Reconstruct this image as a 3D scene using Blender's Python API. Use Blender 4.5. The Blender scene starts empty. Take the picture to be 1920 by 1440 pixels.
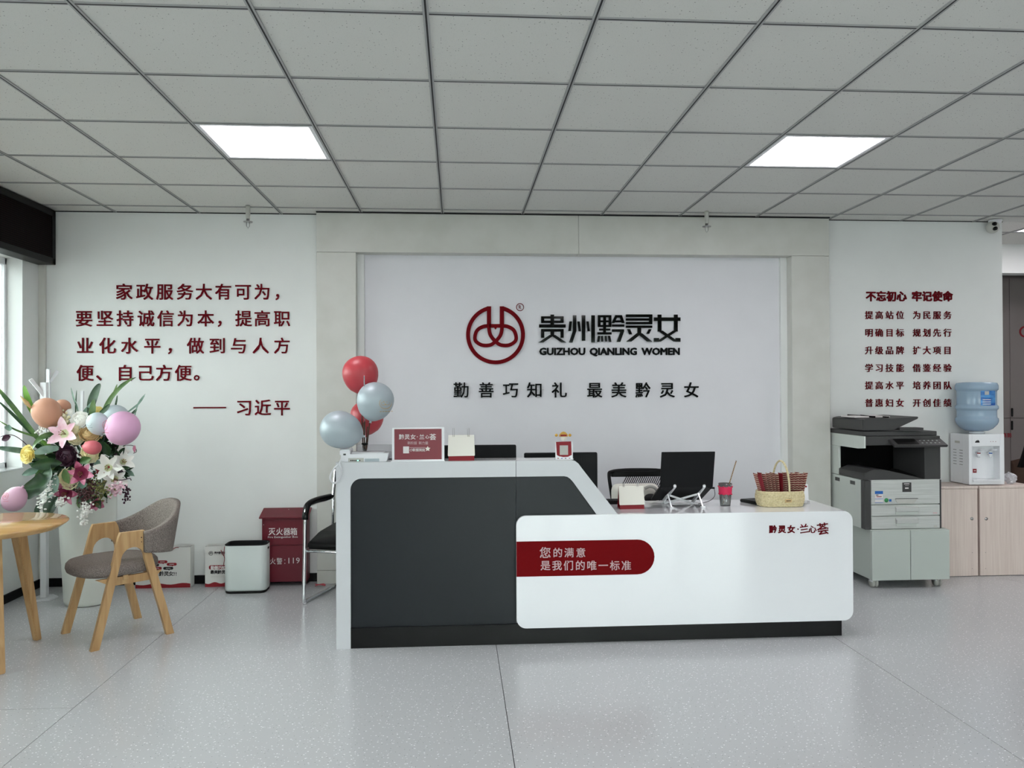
import bpy, bmesh, math, random
from mathutils import Vector, Matrix
random.seed(7)
SC=bpy.context.scene; COL=SC.collection; PI=math.pi
# ------------------------------------------------------------------ camera
HCAM=1.4259; F=1473.0; YAW,PITCH,ROLL=.0697,.007,-.004
def cam_axes():
    cy,sy=math.cos(YAW),math.sin(YAW); cp,sp=math.cos(PITCH),math.sin(PITCH)
    f=Vector((sy*cp,cy*cp,sp)); r=Vector((cy,-sy,0)); u=r.cross(f)
    c,s=math.cos(ROLL),math.sin(ROLL)
    return c*r+s*u,-s*r+c*u,f
CR,CU,CF=cam_axes()
cd=bpy.data.cameras.new('camera'); cam=bpy.data.objects.new('camera',cd); COL.objects.link(cam)
cd.sensor_width=36; cd.lens=F/1920*36; cd.clip_start=.05; cd.clip_end=100
cam.matrix_world=Matrix(((CR.x,CU.x,-CF.x,0),(CR.y,CU.y,-CF.y,0),(CR.z,CU.z,-CF.z,HCAM),(0,0,0,1)))
SC.camera=cam
# ------------------------------------------------------------------ world, windows' daylight, exposure
LED_POWER=15; SKY=9.5
w=bpy.data.worlds.new('overcast_sky'); SC.world=w; w.use_nodes=True
bg=w.node_tree.nodes['Background']; bg.inputs[0].default_value=(.88,1.0,.97,1); bg.inputs[1].default_value=SKY
SC.view_settings.view_transform='Standard'; SC.view_settings.look='None'
SC.view_settings.exposure=0.07; SC.view_settings.gamma=1; SC.view_settings.use_curve_mapping=False
def portal(loc,rot,sx,sy):
    l=bpy.data.lights.new('window_daylight','AREA'); l.shape='RECTANGLE'; l.size=sx; l.size_y=sy
    l.cycles.is_portal=True
    o=bpy.data.objects.new('window_daylight',l); COL.objects.link(o); o.location=loc; o.rotation_euler=rot
portal((-3.16,4.30,1.63),(0,-PI/2,0),1.45,2.80)
portal((-3.16,-.30,1.63),(0,-PI/2,0),1.45,3.6)
portal((2.0,-3.50,1.3),(PI/2,0,0),5.2,2.2)
# ------------------------------------------------------------------ pixel -> point helpers (points on real planes)
def ray(px,py): return CR*((px-960)/F)+CU*((720-py)/F)+CF
def P(px,py,Y):
    d=ray(px,py); d=d*(Y/d.y); return Vector((d.x,Y,d.z+HCAM))
def PX(px,py,X):
    d=ray(px,py); d=d*(X/d.x); return Vector((X,d.y,d.z+HCAM))
def PZ(px,py,Z):
    d=ray(px,py); d=d*((Z-HCAM)/d.z); return Vector((d.x,d.y,Z))
# ------------------------------------------------------------------ materials
def s2l(c): return tuple((x/12.92 if x<=.04045 else ((x+.055)/1.055)**2.4) for x in c)
def rgb(r,g,b): return s2l((r/255,g/255,b/255))+(1,)
def mat(name,col,rough=.5,metal=0,spec=.5,trans=0,ior=1.45,coat=0,alpha=1,sss=0):
    m=bpy.data.materials.new(name); m.use_nodes=True; b=m.node_tree.nodes['Principled BSDF']
    b.inputs['Base Color'].default_value=col; b.inputs['Roughness'].default_value=rough
    b.inputs['Metallic'].default_value=metal; b.inputs['Specular IOR Level'].default_value=spec
    b.inputs['Transmission Weight'].default_value=trans; b.inputs['IOR'].default_value=ior
    b.inputs['Coat Weight'].default_value=coat; b.inputs['Alpha'].default_value=alpha
    return m
def nodes(m): return m.node_tree.nodes, m.node_tree.links, m.node_tree.nodes['Principled BSDF']
def varied(name,c1,c2,scale=(1,1,1),nscale=5,rough=.5,detail=4,lo=.35,hi=.65,bump=0,bscale=None,space='Object',coat=0,spec=.5,dist=0):
    m=mat(name,c1,rough,coat=coat,spec=spec); N,L,b=nodes(m)
    tc=N.new('ShaderNodeTexCoord'); mp=N.new('ShaderNodeMapping'); mp.inputs['Scale'].default_value=scale
    L.new(tc.outputs[space],mp.inputs[0]); n=N.new('ShaderNodeTexNoise'); n.inputs['Scale'].default_value=nscale
    n.inputs['Detail'].default_value=detail; n.inputs['Distortion'].default_value=dist; L.new(mp.outputs[0],n.inputs['Vector'])
    r=N.new('ShaderNodeValToRGB'); r.color_ramp.elements[0].position=lo; r.color_ramp.elements[1].position=hi
    r.color_ramp.elements[0].color=c1; r.color_ramp.elements[1].color=c2
    L.new(n.outputs['Fac'],r.inputs[0]); L.new(r.outputs[0],b.inputs['Base Color'])
    if bump:
        bp=N.new('ShaderNodeBump'); bp.inputs['Strength'].default_value=bump; bp.inputs['Distance'].default_value=.002
        if bscale:
            n2=N.new('ShaderNodeTexNoise'); n2.inputs['Scale'].default_value=bscale; L.new(mp.outputs[0],n2.inputs['Vector']); L.new(n2.outputs['Fac'],bp.inputs['Height'])
        else: L.new(n.outputs['Fac'],bp.inputs['Height'])
        L.new(bp.outputs[0],b.inputs['Normal'])
    return m
def emit(name,col,strength):
    m=bpy.data.materials.new(name); m.use_nodes=True; N=m.node_tree.nodes; N.clear()
    e=N.new('ShaderNodeEmission'); e.inputs[0].default_value=col; e.inputs[1].default_value=strength
    o=N.new('ShaderNodeOutputMaterial'); m.node_tree.links.new(e.outputs[0],o.inputs[0]); return m
M={}
M['wall']=varied('painted_wall',rgb(226,228,226),rgb(229,231,229),nscale=3,rough=.55,bump=.05,bscale=180,spec=.35)
M['recess']=varied('recess_wall',rgb(222,222,226),rgb(225,225,229),nscale=3,rough=.5,spec=.35)
M['panel']=varied('wall_panel',rgb(202,202,195),rgb(208,208,202),nscale=6,rough=.4,spec=.4)
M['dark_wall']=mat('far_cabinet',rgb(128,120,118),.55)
M['black']=mat('black_plastic',rgb(9,10,10),.45,spec=.25)
M['matte_black']=mat('matte_black',rgb(14,16,18),.6,spec=.25)
M['baseboard']=mat('black_skirting',rgb(7,8,8),.4,spec=.3)
M['white']=mat('white_plastic',rgb(232,233,236),.35)
M['gloss_white']=mat('white_lacquer',rgb(240,242,245),.06,coat=.6)
M['desk_white']=mat('desk_white_lacquer',rgb(210,212,215),.3,coat=.2)
M['grey_panel']=mat('charcoal_panel',rgb(30,34,38),.4,spec=.3)
M['chrome']=mat('chrome',(.75,.77,.78,1),.12,1)
M['steel']=mat('steel',(.45,.45,.45,1),.3,1)
M['red_paint']=mat('dark_red_paint',rgb(128,20,32),.35)
M['red_cabinet']=mat('dark_red_enamel',rgb(104,20,36),.38)
M['letter_red']=mat('red_acrylic',rgb(100,0,15),.6,spec=.12)
M['emblem_red']=mat('emblem_red',rgb(108,0,12),.6,spec=.12)
M['letter_black']=mat('black_acrylic',rgb(5,8,8),.5,spec=.1)
M['letter_mirror']=mat('black_mirror',(.016,.017,.016,1),.05,metal=1)
M['band_red']=mat('red_vinyl',rgb(116,2,8),.6,spec=.12)
M['print_white']=mat('print_white',rgb(226,222,220),.6)
M['print_pink']=mat('print_pink',rgb(206,178,180),.5)
M['print_black']=mat('print_black',rgb(28,26,28),.6)
M['print_red']=mat('print_red',rgb(140,22,34),.6)
M['print_grey']=mat('print_grey',rgb(190,190,184),.6)
M['print_gold']=mat('print_gold',rgb(206,160,62),.5)
M['print_blue']=mat('print_blue',rgb(30,100,180),.5)
M['print_green']=mat('print_green',rgb(60,150,90),.5)
M['paper']=mat('cream_paper',rgb(236,234,224),.7)
M['bag']=mat('white_card_bag',rgb(216,216,212),.5)
M['signred']=mat('wine_red_card',rgb(126,40,52),.35)
M['bin']=mat('pale_green_bin',rgb(208,217,214),.4)
M['vase']=mat('white_ceramic',rgb(222,226,218),.3)
M['bal_silver']=mat('silver_balloon',rgb(172,184,190),.42,metal=.15)
M['bal_pale']=mat('pale_blue_balloon',rgb(196,210,214),.45)
M['bal_red']=mat('coral_red_balloon',rgb(186,66,74),.38)
M['bal_rose']=mat('rose_balloon',rgb(204,104,112),.45)
M['bal_pink']=mat('pink_balloon',rgb(222,172,206),.45)
M['bal_mauve']=mat('mauve_balloon',rgb(208,168,190),.4)
M['bal_tan']=mat('tan_balloon',rgb(206,154,128),.5)
M['glass']=mat('clear_glass',(1,1,1,1),.02,trans=1,ior=1.45)
M['smoke']=mat('smoked_plastic',(.55,.57,.57,1),.08,trans=.85)
M['acrylic']=mat('clear_acrylic',(.93,.93,.94,1),.1,trans=.8,ior=1.3)
M['magenta']=mat('magenta_rubber',rgb(214,38,84),.5)
M['bottle']=mat('blue_bottle',rgb(170,194,214),.1,trans=.25,ior=1.3)
M['copier_dark']=mat('copier_charcoal',rgb(62,62,62),.5)
M['copier_black']=mat('copier_black',rgb(7,7,7),.6,spec=.1)
M['copier_side']=mat('copier_side',rgb(204,210,204),.5)
M['copier_front']=varied('copier_striated',rgb(184,188,184),rgb(206,209,206),(3,3,120),nscale=1.3,rough=.45)
M['cab_grey']=mat('pale_steel_cabinet',rgb(188,196,190),.45)
M['wood_pale']=varied('pale_oak',rgb(218,201,192),rgb(228,213,204),(40,40,1.2),nscale=2.2,rough=.5,detail=6)
M['wood']=varied('honey_wood',rgb(178,140,94),rgb(200,165,118),(22,22,1.6),nscale=1.6,rough=.38,detail=6,dist=.6)
M['wood_top']=varied('glossy_table_wood',rgb(196,152,94),rgb(214,174,114),(2,14,2),nscale=1.7,rough=.2,detail=5,coat=.5,dist=.4)
M['fabric']=varied('grey_brown_fabric',rgb(98,90,86),rgb(152,143,136),(1,1,.35),nscale=420,rough=.95,detail=2,bump=.5,spec=.1)
M['leather']=mat('black_leather',rgb(9,9,10),.55,spec=.2)
M['mesh']=mat('black_mesh',rgb(22,22,24),.7)
M['wicker']=varied('pale_wicker',rgb(206,192,150),rgb(228,216,178),nscale=90,rough=.7)
M['leaf']=varied('dark_leaf',rgb(24,52,32),rgb(50,84,48),nscale=14,rough=.4)
M['leaf2']=varied('mid_leaf',rgb(62,98,52),rgb(104,134,76),nscale=12,rough=.45)
M['leaf3']=varied('grey_green_leaf',rgb(96,128,112),rgb(140,168,152),nscale=12,rough=.45)
M['stem']=mat('stem_green',rgb(84,104,62),.6)
M['fl_pink']=varied('pale_pink_petal',rgb(226,178,194),rgb(240,214,222),nscale=22,rough=.6)
M['fl_magenta']=varied('deep_pink_petal',rgb(160,62,96),rgb(222,150,176),nscale=24,rough=.6)
M['fl_deep']=mat('crimson_petal',rgb(126,30,66),.6)
M['fl_throat']=mat('green_throat',rgb(206,212,170),.6)
M['leaf4']=mat('bright_leaf',rgb(108,156,60),.5)
M['fl_white']=mat('white_petal',rgb(240,240,234),.6)
M['fl_cream']=varied('cream_petal',rgb(232,222,176),rgb(244,238,206),nscale=20,rough=.6)
M['fl_yellow']=varied('yellow_petal',rgb(234,214,124),rgb(244,232,162),nscale=20,rough=.6)
M['fl_tan']=varied('tan_petal',rgb(188,154,104),rgb(214,186,138),nscale=24,rough=.7)
M['fl_plum']=mat('plum_petal',rgb(58,22,44),.55)
M['berry']=mat('brown_berry',rgb(86,50,52),.5)
M['fl_olive']=mat('olive_blossom',rgb(120,122,72),.7)
M['anther']=mat('anther',rgb(130,92,50),.6)
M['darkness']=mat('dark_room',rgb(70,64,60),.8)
M['led']=emit('led_panel',(1,.945,.99,1),LED_POWER)
M['plastic_bag']=mat('crinkled_plastic',rgb(230,230,235),.15,trans=.4)
M['brown']=mat('brown_ply',rgb(76,54,42),.5)
M['added_ground']=mat('grey_added_ground',rgb(78,78,76),.9)  # for the unseen ground added outside, dark so little light bounces up
M['scrap']=mat('red_scrap',rgb(190,80,90),.7)
def ceiling_mat():
    m=mat('mineral_fibre_tile',rgb(170,170,166),.85,spec=.15); N,L,b=nodes(m)
    g=N.new('ShaderNodeNewGeometry')
    v=N.new('ShaderNodeTexVoronoi'); v.inputs['Scale'].default_value=62; L.new(g.outputs['Position'],v.inputs['Vector'])
    mn=N.new('ShaderNodeMath'); mn.operation='LESS_THAN'; mn.inputs[1].default_value=.13; L.new(v.outputs['Distance'],mn.inputs[0])
    se=N.new('ShaderNodeSeparateColor'); L.new(v.outputs['Color'],se.inputs[0])
    m2=N.new('ShaderNodeMath'); m2.operation='GREATER_THAN'; m2.inputs[1].default_value=.45; L.new(se.outputs[0],m2.inputs[0])
    m3=N.new('ShaderNodeMath'); m3.operation='MULTIPLY'; L.new(mn.outputs[0],m3.inputs[0]); L.new(m2.outputs[0],m3.inputs[1])
    v2=N.new('ShaderNodeTexVoronoi'); v2.inputs['Scale'].default_value=150; L.new(g.outputs['Position'],v2.inputs['Vector'])
    m4=N.new('ShaderNodeMath'); m4.operation='LESS_THAN'; m4.inputs[1].default_value=.16; L.new(v2.outputs['Distance'],m4.inputs[0])
    m5=N.new('ShaderNodeMath'); m5.operation='MULTIPLY'; m5.inputs[1].default_value=.35; L.new(m4.outputs[0],m5.inputs[0])
    mx=N.new('ShaderNodeMath'); mx.operation='MAXIMUM'; L.new(m3.outputs[0],mx.inputs[0]); L.new(m5.outputs[0],mx.inputs[1])
    c=N.new('ShaderNodeMix'); c.data_type='RGBA'; c.inputs[6].default_value=rgb(216,216,211); c.inputs[7].default_value=rgb(120,120,118)
    L.new(mx.outputs[0],c.inputs[0]); L.new(c.outputs[2],b.inputs['Base Color']); return m
M['tile']=ceiling_mat()
M['tgrid']=mat('ceiling_grid_grey',rgb(168,169,168),.5,spec=.3)
M['tslot']=mat('ceiling_grid_slot',rgb(14,15,18),.6)
def floor_mat():
    m=mat('speckled_grey_vinyl',rgb(150,152,154),.3,spec=.5); N,L,b=nodes(m)
    g=N.new('ShaderNodeNewGeometry'); 
    n=N.new('ShaderNodeTexNoise'); n.inputs['Scale'].default_value=4; L.new(g.outputs['Position'],n.inputs['Vector'])
    base=N.new('ShaderNodeMix'); base.data_type='RGBA'; base.inputs[6].default_value=rgb(190,192,194); base.inputs[7].default_value=rgb(196,198,200); base.inputs[0].default_value=.5
    prev=base.outputs[2]
    for sc,th,sel,colr,k in ((27,.085,.5,rgb(250,251,252),1),(46,.10,.68,rgb(240,242,244),1),(38,.07,.75,rgb(120,120,122),1)):
        mp=N.new('ShaderNodeMapping'); mp.inputs['Scale'].default_value=(1,1.25,1); mp.inputs['Rotation'].default_value=(0,0,sc); L.new(g.outputs['Position'],mp.inputs[0])
        v=N.new('ShaderNodeTexVoronoi'); v.voronoi_dimensions='2D'; v.inputs['Scale'].default_value=sc; L.new(mp.outputs[0],v.inputs['Vector'])
        a=N.new('ShaderNodeMath'); a.operation='LESS_THAN'; a.inputs[1].default_value=th; L.new(v.outputs['Distance'],a.inputs[0])
        s=N.new('ShaderNodeSeparateColor'); L.new(v.outputs['Color'],s.inputs[0])
        c=N.new('ShaderNodeMath'); c.operation='GREATER_THAN'; c.inputs[1].default_value=sel; L.new(s.outputs[0],c.inputs[0])
        d=N.new('ShaderNodeMath'); d.operation='MULTIPLY'; L.new(a.outputs[0],d.inputs[0]); L.new(c.outputs[0],d.inputs[1])
        mx=N.new('ShaderNodeMix'); mx.data_type='RGBA'; mx.inputs[7].default_value=colr; L.new(prev,mx.inputs[6]); L.new(d.outputs[0],mx.inputs[0]); prev=mx.outputs[2]
    L.new(prev,b.inputs['Base Color'])
    n2=N.new('ShaderNodeTexNoise'); n2.inputs['Scale'].default_value=1.6; L.new(g.outputs['Position'],n2.inputs['Vector'])
    mr=N.new('ShaderNodeMapRange'); mr.inputs[3].default_value=.24; mr.inputs[4].default_value=.30; L.new(n2.outputs['Fac'],mr.inputs[0]); b.inputs['Roughness'].default_value=.19
    return m
M['floor']=floor_mat()
def dots_mat(name,base,dot,scale,th,mapping=(1,1,1)):
    m=mat(name,base,.75,spec=.1); N,L,b=nodes(m); g=N.new('ShaderNodeNewGeometry'); mp=N.new('ShaderNodeMapping'); mp.inputs['Scale'].default_value=mapping
    L.new(g.outputs['Position'],mp.inputs[0]); v=N.new('ShaderNodeTexVoronoi'); v.inputs['Randomness'].default_value=0; v.inputs['Scale'].default_value=scale
    L.new(mp.outputs[0],v.inputs['Vector']); a=N.new('ShaderNodeMath'); a.operation='LESS_THAN'; a.inputs[1].default_value=th; L.new(v.outputs['Distance'],a.inputs[0])
    mx=N.new('ShaderNodeMix'); mx.data_type='RGBA'; mx.inputs[6].default_value=base; mx.inputs[7].default_value=dot; L.new(a.outputs[0],mx.inputs[0]); L.new(mx.outputs[2],b.inputs['Base Color']); return m
M['leddots']=dots_mat('led_matrix',rgb(4,3,3),rgb(52,34,28),70,.22,(0,1,1))
def lily_mat(name,c_in,c_out):
    return mat(name,c_out,.6)
# ------------------------------------------------------------------ mesh builder
class MB:
    def __init__(s): s.bm=bmesh.new()
    def _add(s,b2,mi=0,smooth=False):
        vm=[s.bm.verts.new(v.co) for v in b2.verts]; b2.verts.index_update()
        for f in b2.faces:
            try:
                nf=s.bm.faces.new([vm[v.index] for v in f.verts]); nf.material_index=mi; nf.smooth=smooth
            except ValueError: pass
        b2.free()
    def box(s,x0,x1,y0,y1,z0,z1,bev=0,mi=0,seg=2,mtx=None,smooth=False):
        b=bmesh.new(); bmesh.ops.create_cube(b,size=1)
        for v in b.verts: v.co=Vector(((x0+x1)/2+v.co.x*(x1-x0),(y0+y1)/2+v.co.y*(y1-y0),(z0+z1)/2+v.co.z*(z1-z0)))
        if bev: bmesh.ops.bevel(b,geom=b.edges[:],offset=bev,segments=seg,affect='EDGES',profile=.5)
        if mtx: bmesh.ops.transform(b,matrix=mtx,verts=b.verts)
        s._add(b,mi,smooth); return s
    def prism(s,pts,off,mi=0,bev=0,smooth=False):
        b=bmesh.new(); off=Vector(off); a=[b.verts.new(Vector(p)) for p in pts]; c=[b.verts.new(Vector(p)+off) for p in pts]
        b.faces.new(a); b.faces.new(c[::-1]); n=len(pts)
        for i in range(n): b.faces.new([a[i],c[i],c[(i+1)%n],a[(i+1)%n]])
        bmesh.ops.recalc_face_normals(b,faces=b.faces[:])
        if bev: bmesh.ops.bevel(b,geom=b.edges[:],offset=bev,segments=2,affect='EDGES')
        s._add(b,mi,smooth); return s
    def tube(s,path,r,n=8,closed=False,mi=0,smooth=True,flat=None):
        path=[Vector(p) for p in path]; m=len(path); rs=r if isinstance(r,(list,tuple)) else [r]*m
        rings=[]; prevn=None
        for i,p in enumerate(path):
            if closed: t=path[(i+1)%m]-path[i-1]
            else: t=path[min(i+1,m-1)]-path[max(i-1,0)]
            if t.length<1e-9: t=Vector((0,0,1))
            t.normalize()
            if prevn is None:
                up=Vector((0,0,1)) if abs(t.z)<.9 else Vector((0,1,0)); nn=t.cross(up).normalized()
            else:
                nn=prevn-t*prevn.dot(t); nn=nn.normalized() if nn.length>1e-6 else prevn
            prevn=nn; bb=t.cross(nn)
            ring=[]
            for k in range(n):
                a=2*PI*(k+.5)/n
                ring.append(s.bm.verts.new(p+(nn*math.cos(a)*(flat or 1)+bb*math.sin(a))*rs[i]))
            rings.append(ring)
        for i in range(m if closed else m-1):
            A,B=rings[i],rings[(i+1)%m]
            for k in range(n):
                f=s.bm.faces.new([A[k],A[(k+1)%n],B[(k+1)%n],B[k]]); f.smooth=smooth; f.material_index=mi
        if not closed:
            for R in (rings[0][::-1],rings[-1]):
                f=s.bm.faces.new(R); f.material_index=mi
        return s
    def lathe(s,c,prof,n=32,mi=0,smooth=True,mtx=None,cap=True):
        b=bmesh.new(); c=Vector(c); rings=[]
        for r,z in prof:
            rings.append([b.verts.new((r*math.cos(2*PI*k/n),r*math.sin(2*PI*k/n),z)) for k in range(n)])
        for i in range(len(rings)-1):
            A,B=rings[i],rings[i+1]
            for k in range(n): b.faces.new([A[k],A[(k+1)%n],B[(k+1)%n],B[k]])
        if cap: b.faces.new(rings[0][::-1]); b.faces.new(rings[-1])
        if mtx: bmesh.ops.transform(b,matrix=mtx,verts=b.verts)
        bmesh.ops.translate(b,vec=c,verts=b.verts)
        s._add(b,mi,smooth); return s
    def ell(s,c,r,u=14,v=9,mi=0,mtx=None,smooth=True):
        b=bmesh.new(); bmesh.ops.create_uvsphere(b,u_segments=u,v_segments=v,radius=1)
        if not isinstance(r,(tuple,list)): r=(r,r,r)
        for q in b.verts: q.co=Vector((q.co.x*r[0],q.co.y*r[1],q.co.z*r[2]))
        if mtx: bmesh.ops.transform(b,matrix=mtx,verts=b.verts)
        bmesh.ops.translate(b,vec=Vector(c),verts=b.verts); s._add(b,mi,smooth); return s
    def grid(s,fn,nu,nv,mi=0,thick=0,smooth=True,closed_u=False,mif=None):
        def layer(off):
            return [[s.bm.verts.new(fn(i/nu,j/nv,off)) for j in range(nv+1)] for i in range(nu+1)]
        A=layer(0)
        def faces(G,flip=False):
            for i in range(nu):
                for j in range(nv):
                    q=[G[i][j],G[i+1][j],G[i+1][j+1],G[i][j+1]]
                    if flip: q=q[::-1]
                    f=s.bm.faces.new(q); f.smooth=smooth; f.material_index=mif(i/nu) if mif else mi
        faces(A)
        if thick:
            B=layer(thick); faces(B,True)
            rim=[A[i][0] for i in range(nu+1)]+[A[nu][j] for j in range(1,nv+1)]+[A[i][nv] for i in range(nu-1,-1,-1)]+[A[0][j] for j in range(nv-1,0,-1)]
            rim2=[B[i][0] for i in range(nu+1)]+[B[nu][j] for j in range(1,nv+1)]+[B[i][nv] for i in range(nu-1,-1,-1)]+[B[0][j] for j in range(nv-1,0,-1)]
            n=len(rim)
            for k in range(n):
                f=s.bm.faces.new([rim[k],rim2[k],rim2[(k+1)%n],rim[(k+1)%n]][::-1]); f.smooth=smooth; f.material_index=mi
        return s
    def build(s,name,mats,parent=None,local=False,smooth=None,fix=True,autosmooth=False):
        if fix: bmesh.ops.recalc_face_normals(s.bm,faces=s.bm.faces[:])
        me=bpy.data.meshes.new(name); s.bm.to_mesh(me); s.bm.free()
        if not isinstance(mats,(list,tuple)): mats=[mats]
        for k in mats: me.materials.append(M[k] if isinstance(k,str) else k)
        o=bpy.data.objects.new(name,me); COL.objects.link(o)
        if parent:
            o.parent=parent
            if not local:
                r=parent; off=Vector((0,0,0))
                while r: off+=Vector(r.location); r=r.parent
                me.transform(Matrix.Translation(-off))
        return o
def tag(o,label=None,cat=None,group=None,kind=None):
    if label: o['label']=label
    if cat: o['category']=cat
    if group: o['group']=group
    if kind: o['kind']=kind
    return o
def thing(name,loc,label,cat,group=None,rz=0):
    o=bpy.data.objects.new(name,None); o.empty_display_size=.05; COL.objects.link(o); o.location=loc; o.rotation_euler=(0,0,rz)
    return tag(o,label,cat,group)
def struct(o): o['kind']='structure'; return o
def single(o,label,cat,group=None): return tag(o,label,cat,group)
# ------------------------------------------------------------------ lettering
GL={}
def glyph(txt,off=.01):
    """solid character; stroke weight is raised by merging slightly shifted copies of the outline"""
    k=(txt,off)
    if k in GL: return GL[k]
    cu=bpy.data.curves.new('t','FONT'); cu.body=txt; cu.size=1; cu.extrude=.5; cu.resolution_u=2
    o=bpy.data.objects.new('t',cu); COL.objects.link(o); bpy.context.view_layer.update()
    m=bpy.data.meshes.new_from_object(o.evaluated_get(bpy.context.evaluated_depsgraph_get()))
    bpy.data.objects.remove(o); bpy.data.curves.remove(cu)
    if off>.003:
        vs=[v.co.copy() for v in m.vertices]; fs=[tuple(p.vertices) for p in m.polygons]; V=[];Fc=[]
        n=4 if off<.02 else 8; sh=[(0,0)]+[(off*math.cos(2*PI*(i+.5)/n)*1.15,off*math.sin(2*PI*(i+.5)/n)*1.15) for i in range(n)]
        for i,(dx,dy) in enumerate(sh):
            b0=len(V); V+= [(v.x+dx,v.y+dy,v.z*(1-.012*i)) for v in vs]; Fc+=[tuple(b0+q for q in f) for f in fs]
        m2=bpy.data.meshes.new('character'); m2.from_pydata(V,[],Fc); bpy.data.meshes.remove(m); m=m2
    m.name='character'; m.materials.clear(); GL[k]=m; return m
for _s,_o in (('家政服务大有可为，要坚持诚信为本提高职业化水平做到与人方便、自己。习近',.014),
              ('提高站位为民服务明确目标规划先行升级品牌扩大项学习技能借鉴经验水平培养团队普惠妇女开创佳绩',.007),
              ('不忘初心牢记使命',.034),('勤善巧知礼最美黔灵女',.012),('贵州黔灵女',.04)):
    for _c in _s: glyph(_c,_o)
def char(c,pos,size,thick,mt,parent,off=.01,sx=1,sy=1,name='character',mtx=None,fit=None):
    """one character standing in a vertical plane that faces -Y, centred at pos (its back on the plane)"""
    src=glyph(c,off); key=(c,off,mt)
    if key not in GL:
        mm=src.copy(); mm.materials.append(M[mt]); GL[key]=mm
    me=GL[key]
    o=bpy.data.objects.new(name,me); COL.objects.link(o)
    if fit:   # centre by its own bounds and stretch to (w,h)
        xs=[v.co.x for v in me.vertices]; ys=[v.co.y for v in me.vertices]
        sxx=fit[0]/(max(xs)-min(xs)); syy=fit[1]/(max(ys)-min(ys)); cx=(max(xs)+min(xs))/2; cy=(max(ys)+min(ys))/2
    else: sxx,syy,cx,cy=size*sx,size*sy,.5,.385
    base=Matrix(((1,0,0,0),(0,0,-1,0),(0,1,0,0),(0,0,0,1)))
    L=Matrix.Translation(Vector((0,-thick/2-.0004,0)))@base@Matrix.Diagonal((sxx,syy,thick,1))@Matrix.Translation(Vector((-cx,-cy,0)))
    W=Matrix.Translation(Vector(pos))@(mtx or Matrix.Identity(4))@L
    if parent:
        o.parent=parent; pw=Vector((0,0,0)); r=parent
        while r: pw+=Vector(r.location); r=r.parent
        W=Matrix.Translation(-pw)@W
    o.matrix_basis=W
    return o
def line(chars,xs,py,Y,em,thick,mt,label,cat='lettering',group=None,off=.01,name='lettering_line',sx=1,sy=1,parent=None):
    """a line of raised characters: chars at pixel columns xs"""
    ppx=Y/F
    p0=P((xs[0]+xs[-1])/2,py,Y)
    t=parent or thing(name,p0,label,cat,group)
    for c,x in zip(chars,xs):
        char(c,P(x,py,Y),em*ppx*1.0,thick,mt,t,off,sx,sy)
    return t
# ================================================================== STRUCTURE
XL=-3.04; YW=5.97; XE=P(1880,600,YW).x; CEIL=2.746; XR=7.7; YF=-3.5
YFR=5.88   # face of the panelled frame
# floor: sheet vinyl laid in strips, hairline joints between
fl=MB().box(XL-.3,XR+.2,YF-.2,9.2,-.06,-.006).build('floor',M['tslot']); struct(fl)
fx=[XL,-1.728,.212,2.15,4.09,6.03,XR]; g=.0016
for i in range(6):
    ys=[YF,3.68,9.2] if i==0 else [YF,9.2]
    for a,b in zip(ys,ys[1:]):
        MB().box(fx[i]+g,fx[i+1]-g,a+g,b-g,-.006,0).build('vinyl_sheet','floor',fl)
# unseen ground outside the windows, added to cut the light coming from below
struct(MB().box(-60,XL-.35,-60,60,-.35,-.25).build('added_ground_left','added_ground')); struct(MB().box(XL-.35,60,-60,YF-.25,-.35,-.25).build('added_ground_front','added_ground'))
# ceiling
ce=MB().box(XL-.3,XR+.2,YF-.2,6.92,2.80,2.86).build('ceiling','wall'); struct(ce)
cols=[XL]+[.6*i-.105 for i in range(-4,14)]; cols=[c for c in cols if c<XR]+[XR]
rows=[YF]+[2.76+.6*j for j in range(-10,6)]+[YW]
lights={(i,j) for i in (-2,3,8) for j in (2,-3,-8)}|{(8,5)}
tcache={}
def tile(xa,xb,ya,yb):
    k=(round(xb-xa,3),round(yb-ya,3))
    if k not in tcache:
        o=MB().box(-k[0]/2+.004,k[0]/2-.004,-k[1]/2+.004,k[1]/2-.004,0,.014,bev=.0).build('ceiling_tile','tile'); tcache[k]=o.data
        bpy.data.objects.remove(o)
    o=bpy.data.objects.new('ceiling_tile',tcache[k]); COL.objects.link(o); o.parent=ce
    o.location=((xa+xb)/2,(ya+yb)/2,CEIL+.002)
ncol=len(cols)-1; cells=[]
for a in range(ncol):
    for b in range(len(rows)-1): cells.append((cols[a],cols[a+1],rows[b],rows[b+1]))
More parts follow.
